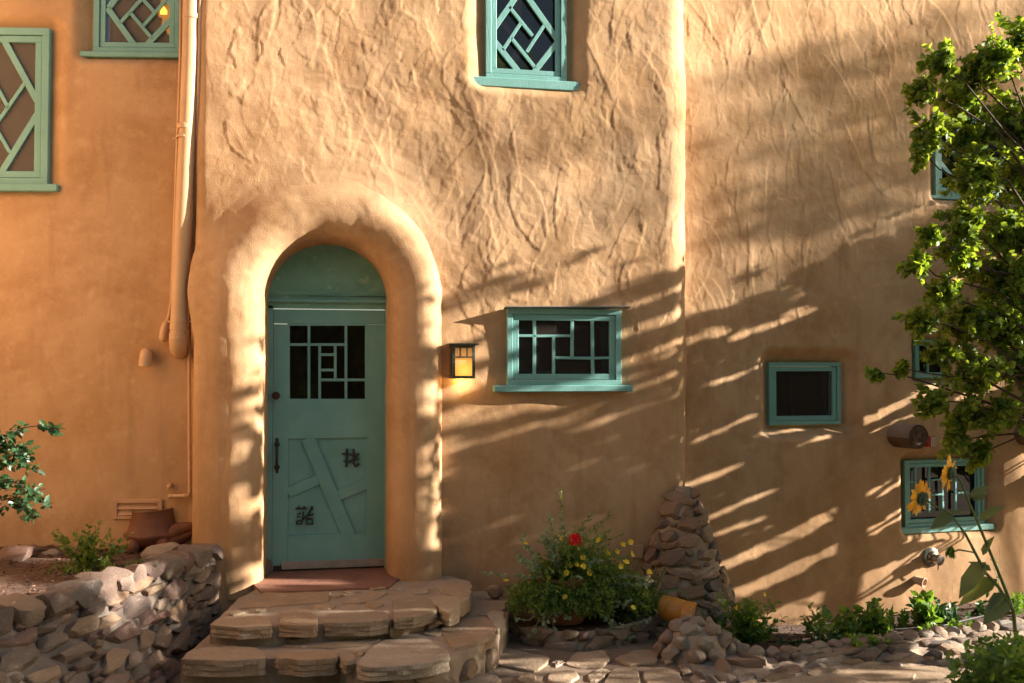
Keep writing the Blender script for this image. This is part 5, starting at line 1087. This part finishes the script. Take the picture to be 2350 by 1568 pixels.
# strap-leaved plant
def ribbon(mb, pts, w0, nrm_=UP):
    pts, L = resamp(pts, 12); vs = []; fs = []
    for i, p in enumerate(pts):
        t = nrmz(pts[min(11, i+1)]-pts[max(0, i-1)]); s_ = nrmz(np.cross(t, nrm_)); wv_ = w0*min(1, .35+i/3)*(1-(i/11)**2.5)+.0008; n_ = np.cross(s_, t); vs += [p-s_*wv_+n_*wv_*.35, p, p+s_*wv_+n_*wv_*.35]
    for i in range(11): fs += [(i*3, i*3+1, i*3+4, i*3+3), (i*3+1, i*3+2, i*3+5, i*3+4)]
    mb.add(vs, fs)
b5 = PZ(1500, 1415, -.28); pl5 = plant('strap_leaf_lily', 'lily clump with long arching strap leaves next to the ochre jar', 'plant', b5)
for tgt in ([(1495, 1370), (1520, 1320), (1534, 1287)], [(1500, 1375), (1535, 1365), (1555, 1395), (1560, 1410)], [(1510, 1370), (1545, 1352), (1575, 1360), (1580, 1388)], [(1500, 1360), (1530, 1357), (1572, 1355)], [(1500, 1395), (1520, 1415), (1532, 1455)], [(1490, 1380), (1470, 1330), (1467, 1280)], [(1500, 1400), (1515, 1398), (1530, 1400)], [(1485, 1390), (1460, 1360), (1440, 1350)], [(1510, 1395), (1545, 1382), (1562, 1402)], [(1492, 1370), (1500, 1330), (1508, 1300)]):
    mb = MB(); ribbon(mb, [b5]+[tov(X, Y, b5[1]-.03-.05*k_) for k_, (X, Y) in enumerate(tgt)], .0125, np.array([0, -.6, .8])); mb.build('leaf', L_STRAP, pl5, True)

# ------------------------------------------------------------------ plants of the right bed
def upright(name, label, base, top_px, nst, leafsz, w_, mat, shape='lance', spread=30, nl=26, flowers=None, fm=None, ang=.9, seedy=0., ytop=None, r0=.004, group=None):
    o = plant(name, label, 'plant', base, group); lv = Leaves(); st = MB(); fl = Leaves()
    for _ in range(nst):
        X, Y = top_px; X = X+rnd.gauss(0, spread); Y = Y+abs(rnd.gauss(0, seedy or spread*.8)); q = PY(X, Y, base[1]+rnd.uniform(-.15, .12)); d_ = q-base
        leafy(lv, st, base+np.array([rnd.gauss(0, .05), rnd.gauss(0, .04), -.02]), d_, np.linalg.norm(d_), .06, nl, leafsz, w_, r0, ang, .06, .5, .12)
    for X, Y in (flowers or ()):
        q = PY(X, Y, base[1]-.15); fl = Leaves()
        for k_ in range(7): fl.add(q+rv(.004), rv(), rv(), .02, .45)
        fl.build('flower', fm, o, 'petal')
    lv.build('foliage', mat, o, shape); st.build('stem', STEM, o)
    return o
upright('leafy_shrub', 'bushy shrub of narrow leaves growing at the foot of the stone buttress', soilR(1715, 1475), (1715, 1365), 34, .058, .22, L_MID, spread=40, nl=30, flowers=((1755, 1365), (1690, 1395), (1712, 1485)), fm=F_LEM, seedy=38)
upright('leafy_shrub', 'slim leafy sprigs growing between the ochre jar and the bushy shrub', soilR(1640, 1462), (1635, 1385), 9, .05, .24, L_DARK, spread=16, nl=22, seedy=25)
upright('broadleaf_seedling', 'young plant with big pointed oval leaves in the wall bed', soilR(1935, 1470), (1935, 1375), 7, .12, .34, L_MID, 'ovate', 32, 9, ang=1.0, seedy=35)
upright('curled_leaf_plant', 'upright green plant with curled leaf tips in the middle of the wall bed', soilR(2005, 1462), (2005, 1365), 20, .07, .28, L_MID, 'ovate', 20, 18, seedy=35)
upright('paddle_leaf_plant', 'plant with tall paddle-shaped leaves under the clay spout', soilR(2120, 1436), (2120, 1355), 10, .13, .3, L_MID, 'ovate', 34, 8, seedy=25, ang=.6)
upright('low_weed', 'low dull green weed at the front of the wall bed', soilR(1905, 1482), (1900, 1440), 9, .05, .3, L_DARK, 'ovate', 22, 12, seedy=14)
upright('low_weed', 'low bright weed under the paddle-leaved plant', soilR(2140, 1455), (2150, 1425), 9, .06, .25, L_MID, 'ovate', 30, 10, seedy=12)
upright('low_weed', 'small weed between the bushy shrub and the young broad-leaved plant', soilR(1830, 1478), (1830, 1450), 6, .05, .3, L_DARK, 'ovate', 22, 9, seedy=12)
upright('low_weed', 'leggy weed in the bed below the sunflowers', soilR(2240, 1420), (2240, 1365), 8, .07, .3, L_DARK, 'ovate', 26, 9, seedy=25)
upright('low_weed', 'bright sprig of weeds at the wall foot behind the sunflower stalk', soilR(2320, 1405), (2330, 1350), 8, .06, .3, L_MID, 'ovate', 18, 10, seedy=20)
upright('low_weed', 'thin pale weed stalk rising against the plaster beside the sunflower', soilR(2303, 1395), (2303, 1255), 2, .035, .25, L_GREY, 'ovate', 3, 12, seedy=6)
upright('tall_weed', 'tall leafy weed against the sunlit plaster beyond the bushy shrub', soilR(1880, 1460), (1880, 1380), 10, .06, .28, L_MID, 'ovate', 22, 16, seedy=30)
upright('tall_weed', 'leafy weed between the curled-leaf plant and the paddle-leaved plant', soilR(2062, 1448), (2062, 1385), 12, .065, .28, L_MID, 'ovate', 22, 14, seedy=25)
upright('tall_weed', 'large-leaved weed right below the chrome hose outlet', soilR(2175, 1432), (2175, 1370), 10, .08, .3, L_DARK, 'ovate', 26, 10, seedy=25)
upright('tall_weed', 'leafy weed spilling over the cobbles beside the broad-leaved bush', soilR(2200, 1450), (2190, 1420), 14, .06, .3, L_MID, 'ovate', 30, 12, seedy=18)
upright('low_weed', 'creeping weed over the cobbles beneath the curled-leaf plant', soilR(1985, 1480), (1980, 1452), 12, .05, .3, L_MID, 'ovate', 24, 10, seedy=12)
hz = MB(); hz.tube([soilR(X, Y)+UP*.02 for X, Y in ((1760, 1478), (1830, 1472), (1900, 1478), (1960, 1472), (2060, 1452), (2160, 1440), (2260, 1420))], .007, 8); tag(hz.build('irrigation_hose', BLACK, None, True), 'black irrigation hose lying along the soil of the wall bed', 'hose')
# sunflower
sb = PD(2345, 1470, 5.9); sb[2] = -.42; sun = plant('sunflower', 'tall sunflower with two yellow blooms turned away and a drooping bud', 'sunflower', sb); dS = 5.75
def sp_(X, Y, d_=dS): return PD(X, Y, d_)
st = MB(); j1 = sp_(2275, 1290); j2 = sp_(2207, 1195)
st.tube([sb, sp_(2325, 1400), sp_(2310, 1360), sp_(2290, 1310), sp_(2240, 1190), sp_(2222, 1150), sp_(2205, 1105), sp_(2190, 1087)], [.012, .011, .010, .009, .008, .007, .006, .006], 8)
st.tube([sp_(2322, 1395), sp_(2290, 1345), sp_(2262, 1315), sp_(2215, 1225), sp_(2180, 1178), sp_(2150, 1164), sp_(2118, 1143)], [.011, .010, .009, .008, .006, .006, .006], 8)
st.tube([sp_(2262, 1308), sp_(2235, 1268), sp_(2200, 1262), sp_(2175, 1272)], [.006, .005, .005, .004], 7); st.build('stem', STEM, sun, True)
def bloom(X, Y, ax, r_):
    c = sp_(X, Y, dS-.02); ax = nrmz(ax); u_ = nrmz(np.cross(ax, UP)); v2 = np.cross(ax, u_); fl = Leaves()
    for k_ in range(22):
        a = 2*math.pi*k_/22+rnd.gauss(0, .05); dr = u_*math.cos(a)+v2*math.sin(a); fl.add(c+dr*r_*.35+ax*.012, dr+ax*rnd.uniform(-.1, .35), ax, r_*.80*rnd.uniform(.85, 1.15), .21, .05)
    h_ = fl.build('bloom', F_YEL, sun, 'petal')
    m = MB(); m.lathe(c-ax*.012, [(.006, -.012), (.02, -.008), (r_*.40, .006), (r_*.42, .02), (r_*.30, .03)], 16, ax); m.build('calyx', L_DARK, h_, True)
    sl_ = Leaves()
    for k_ in range(18): a = 2*math.pi*k_/18; dr = u_*math.cos(a)+v2*math.sin(a); sl_.add(c+dr*.012-ax*.01, dr-ax*.1, -ax, r_*.42, .22, .1)
    sl_.build('sepal', L_DARK, h_, 'lance')
bloom(2117, 1145, FWD*.9+np.array([-.55, 0, .2]), .092); bloom(2184, 1087, FWD*.85+np.array([-.75, 0, .1]), .092)
lv = Leaves()
for X, Y, X2, Y2, s_ in ((2235, 1150, 2262, 1110, .15), (2225, 1145, 2270, 1108, .12), (2248, 1195, 2300, 1155, .17), (2180, 1180, 2225, 1168, .13), (2185, 1178, 2140, 1210, .12), (2262, 1290, 2195, 1365, .2), (2275, 1310, 2225, 1285, .15), (2255, 1275, 2275, 1230, .1), (2290, 1330, 2195, 1380, .15), (2310, 1375, 2262, 1425, .2), (2300, 1360, 2268, 1398, .15), (2200, 1120, 2212, 1140, .05)):
    a, b_ = sp_(X, Y), sp_(X2, Y2, dS+rnd.uniform(-.1, .1)); lv.add(a, b_-a, nrmz(np.array([0, -.5, 1])+rv(.3)), np.linalg.norm(b_-a)*1.05, .26, .1); lv.build('leaf', L_SUNF, sun, 'ovate'); lv = Leaves()
bd = sp_(2176, 1262); lv = Leaves()
for k_ in range(16): lv.add(bd+np.array([.02, 0, .02]), nrmz(np.array([-.35, -.2, -.9])+rv(.35)), rv(), .075, .25, .1)
lv.build('bud', L_MID, sun, 'lance')
# foreground shrub bottom right
bR = PD(2300, 1750, 5.2); bR[2] = -.55; o = plant('broadleaf_bush', 'bright broad-leaved bush in front of the cobble edging', 'bush', bR); lv = Leaves(); st = MB()
for _ in range(120):
    X, Y = rnd.gauss(2310, 60), 1445+abs(rnd.gauss(0, 55)); Y += max(0, (2260-X))*.45; q = PD(X, Y, 5.25+rnd.uniform(-.25, .35)); d_ = nrmz(q-bR); L = np.linalg.norm(q-bR); leafy(lv, st, q-d_*min(L, .30), d_, .28, .25, 11, .075, .27, .003, .95, .08, .6, .1)
for _ in range(26): q = PD(rnd.gauss(2310, 50), 1520, 5.25); st.tube([bR+rv(.03), (bR+q)/2+rv(.03), q], .006, 5, False)
lv.build('foliage', L_MID, o, 'ovate'); st.build('stem', STEM, o)

# ------------------------------------------------------------------ plants of the left planter
bL = PD(-120, 1330, 6.2); o = plant('dark_leaf_shrub', 'dark leafy shrub branches reaching in front of the smooth wall', 'shrub', bL); lv = Leaves(); st = MB()
for pth, nn_ in (([(-120, 1240), (-60, 1060), (10, 1000), (60, 975), (150, 985)], 34), ([(-100, 1250), (-40, 1080), (30, 1060), (100, 1090)], 34), ([(-100, 1250), (-20, 1100), (50, 1110), (120, 1180)], 34), ([(-100, 1260), (-20, 1150), (40, 1140), (80, 1190)], 30), ([(-100, 1260), (-30, 1180), (20, 1160), (60, 1180)], 24), ([(-90, 1200), (-30, 1040), (0, 1010), (20, 1030)], 26), ([(-90, 1200), (-20, 1070), (40, 1040), (70, 1060)], 26), ([(-60, 1160), (0, 1100), (60, 1130), (100, 1120)], 22), ([(-60, 1060), (-10, 1030), (50, 1020), (75, 1045)], 22)):
    pts = [PD(X, Y, 6.2+rnd.uniform(-.15, .15)) for X, Y in pth]; pts, L = resamp(pts, 16); st.tube([p+rv(.006) for p in pts], [.008-.0004*i for i in range(16)], 6, False)
    for _ in range(nn_):
        x = rnd.uniform(4, 14.99); i = int(x); q = pts[i]; t = nrmz(pts[i+1]-pts[i])
        for k_ in range(3): lv.add(q+rv(.015), t*.5+nrmz(rv()), np.array([0, -.5, .8])+rv(.4), .052*rnd.uniform(.7, 1.2), .36, .12)
lv.build('foliage', L_DARK, o, 'ovate'); st.build('stem', BARK, o)
def bedL(X, Y): return PZ(X, Y, .18)
upright('yellowing_sprig', 'sparse yellow green sprig plant in the planter beside the clay turtle', bedL(200, 1300), (200, 1195), 28, .05, .33, L_FERN, 'ovate', 42, 13, seedy=40)
upright('ferny_plant', 'low feathery plant trailing over the planter cap stones', bedL(275, 1325), (275, 1275), 26, .035, .2, L_FERN, 'lance', 38, 26, seedy=28)
upright('grassy_tuft', 'small tuft of thin blades next to the ferny plant', bedL(160, 1308), (165, 1285), 12, .05, .12, L_FERN, 'lance', 20, 8, seedy=10)
upright('sprout', 'tiny green sprout in the soil beside the clay turtle', bedL(436, 1262), (436, 1243), 3, .05, .45, L_MID, 'ovate', 6, 3, seedy=3)
# bark chips on the soils
def chips(name, label, pts, n_, size, mat):
    V = []; Fq = []; P3 = pts[rng.integers(0, len(pts), n_)]+rng.normal(0, .05, (n_, 3))*np.array([1, 1, .0])+np.array([0, 0, .006]); A = rng.normal(0, 1, (n_, 3))*np.array([1, 1, .3]); A /= np.linalg.norm(A, axis=1, keepdims=True); B = np.cross(A, rng.normal(0, .4, (n_, 3))+UP); B /= np.linalg.norm(B, axis=1, keepdims=True); C_ = np.cross(A, B)
    s_ = rng.uniform(.5, 1.3, (n_, 1))*size
    V = np.stack([P3-A*s_, P3+B*s_*.45, P3+A*s_, P3-B*s_*.45, P3+C_*s_*.3], 1).reshape(-1, 3); tri = np.array([(0, 1, 4), (1, 2, 4), (2, 3, 4), (3, 0, 4)]); Fq = (np.arange(n_)[:, None, None]*5+tri[None]).reshape(-1, 3)
    o = mesh_np(name, V, Fq, mat, None, False); tag(o, label, None, kind='stuff')
CHIP = leaf_mat('bark_chip', (.06, .032, .02), (.19, .11, .07), .0, .9)
chips('bark_mulch', 'bark mulch scattered over the planter soil', np.array([v.co for v in so1.data.vertices]), 2600, .016, CHIP)
chips('bark_mulch', 'leaf litter and bark on the soil of the wall bed', np.array([v.co for v in so2.data.vertices]), 2600, .013, CHIP)
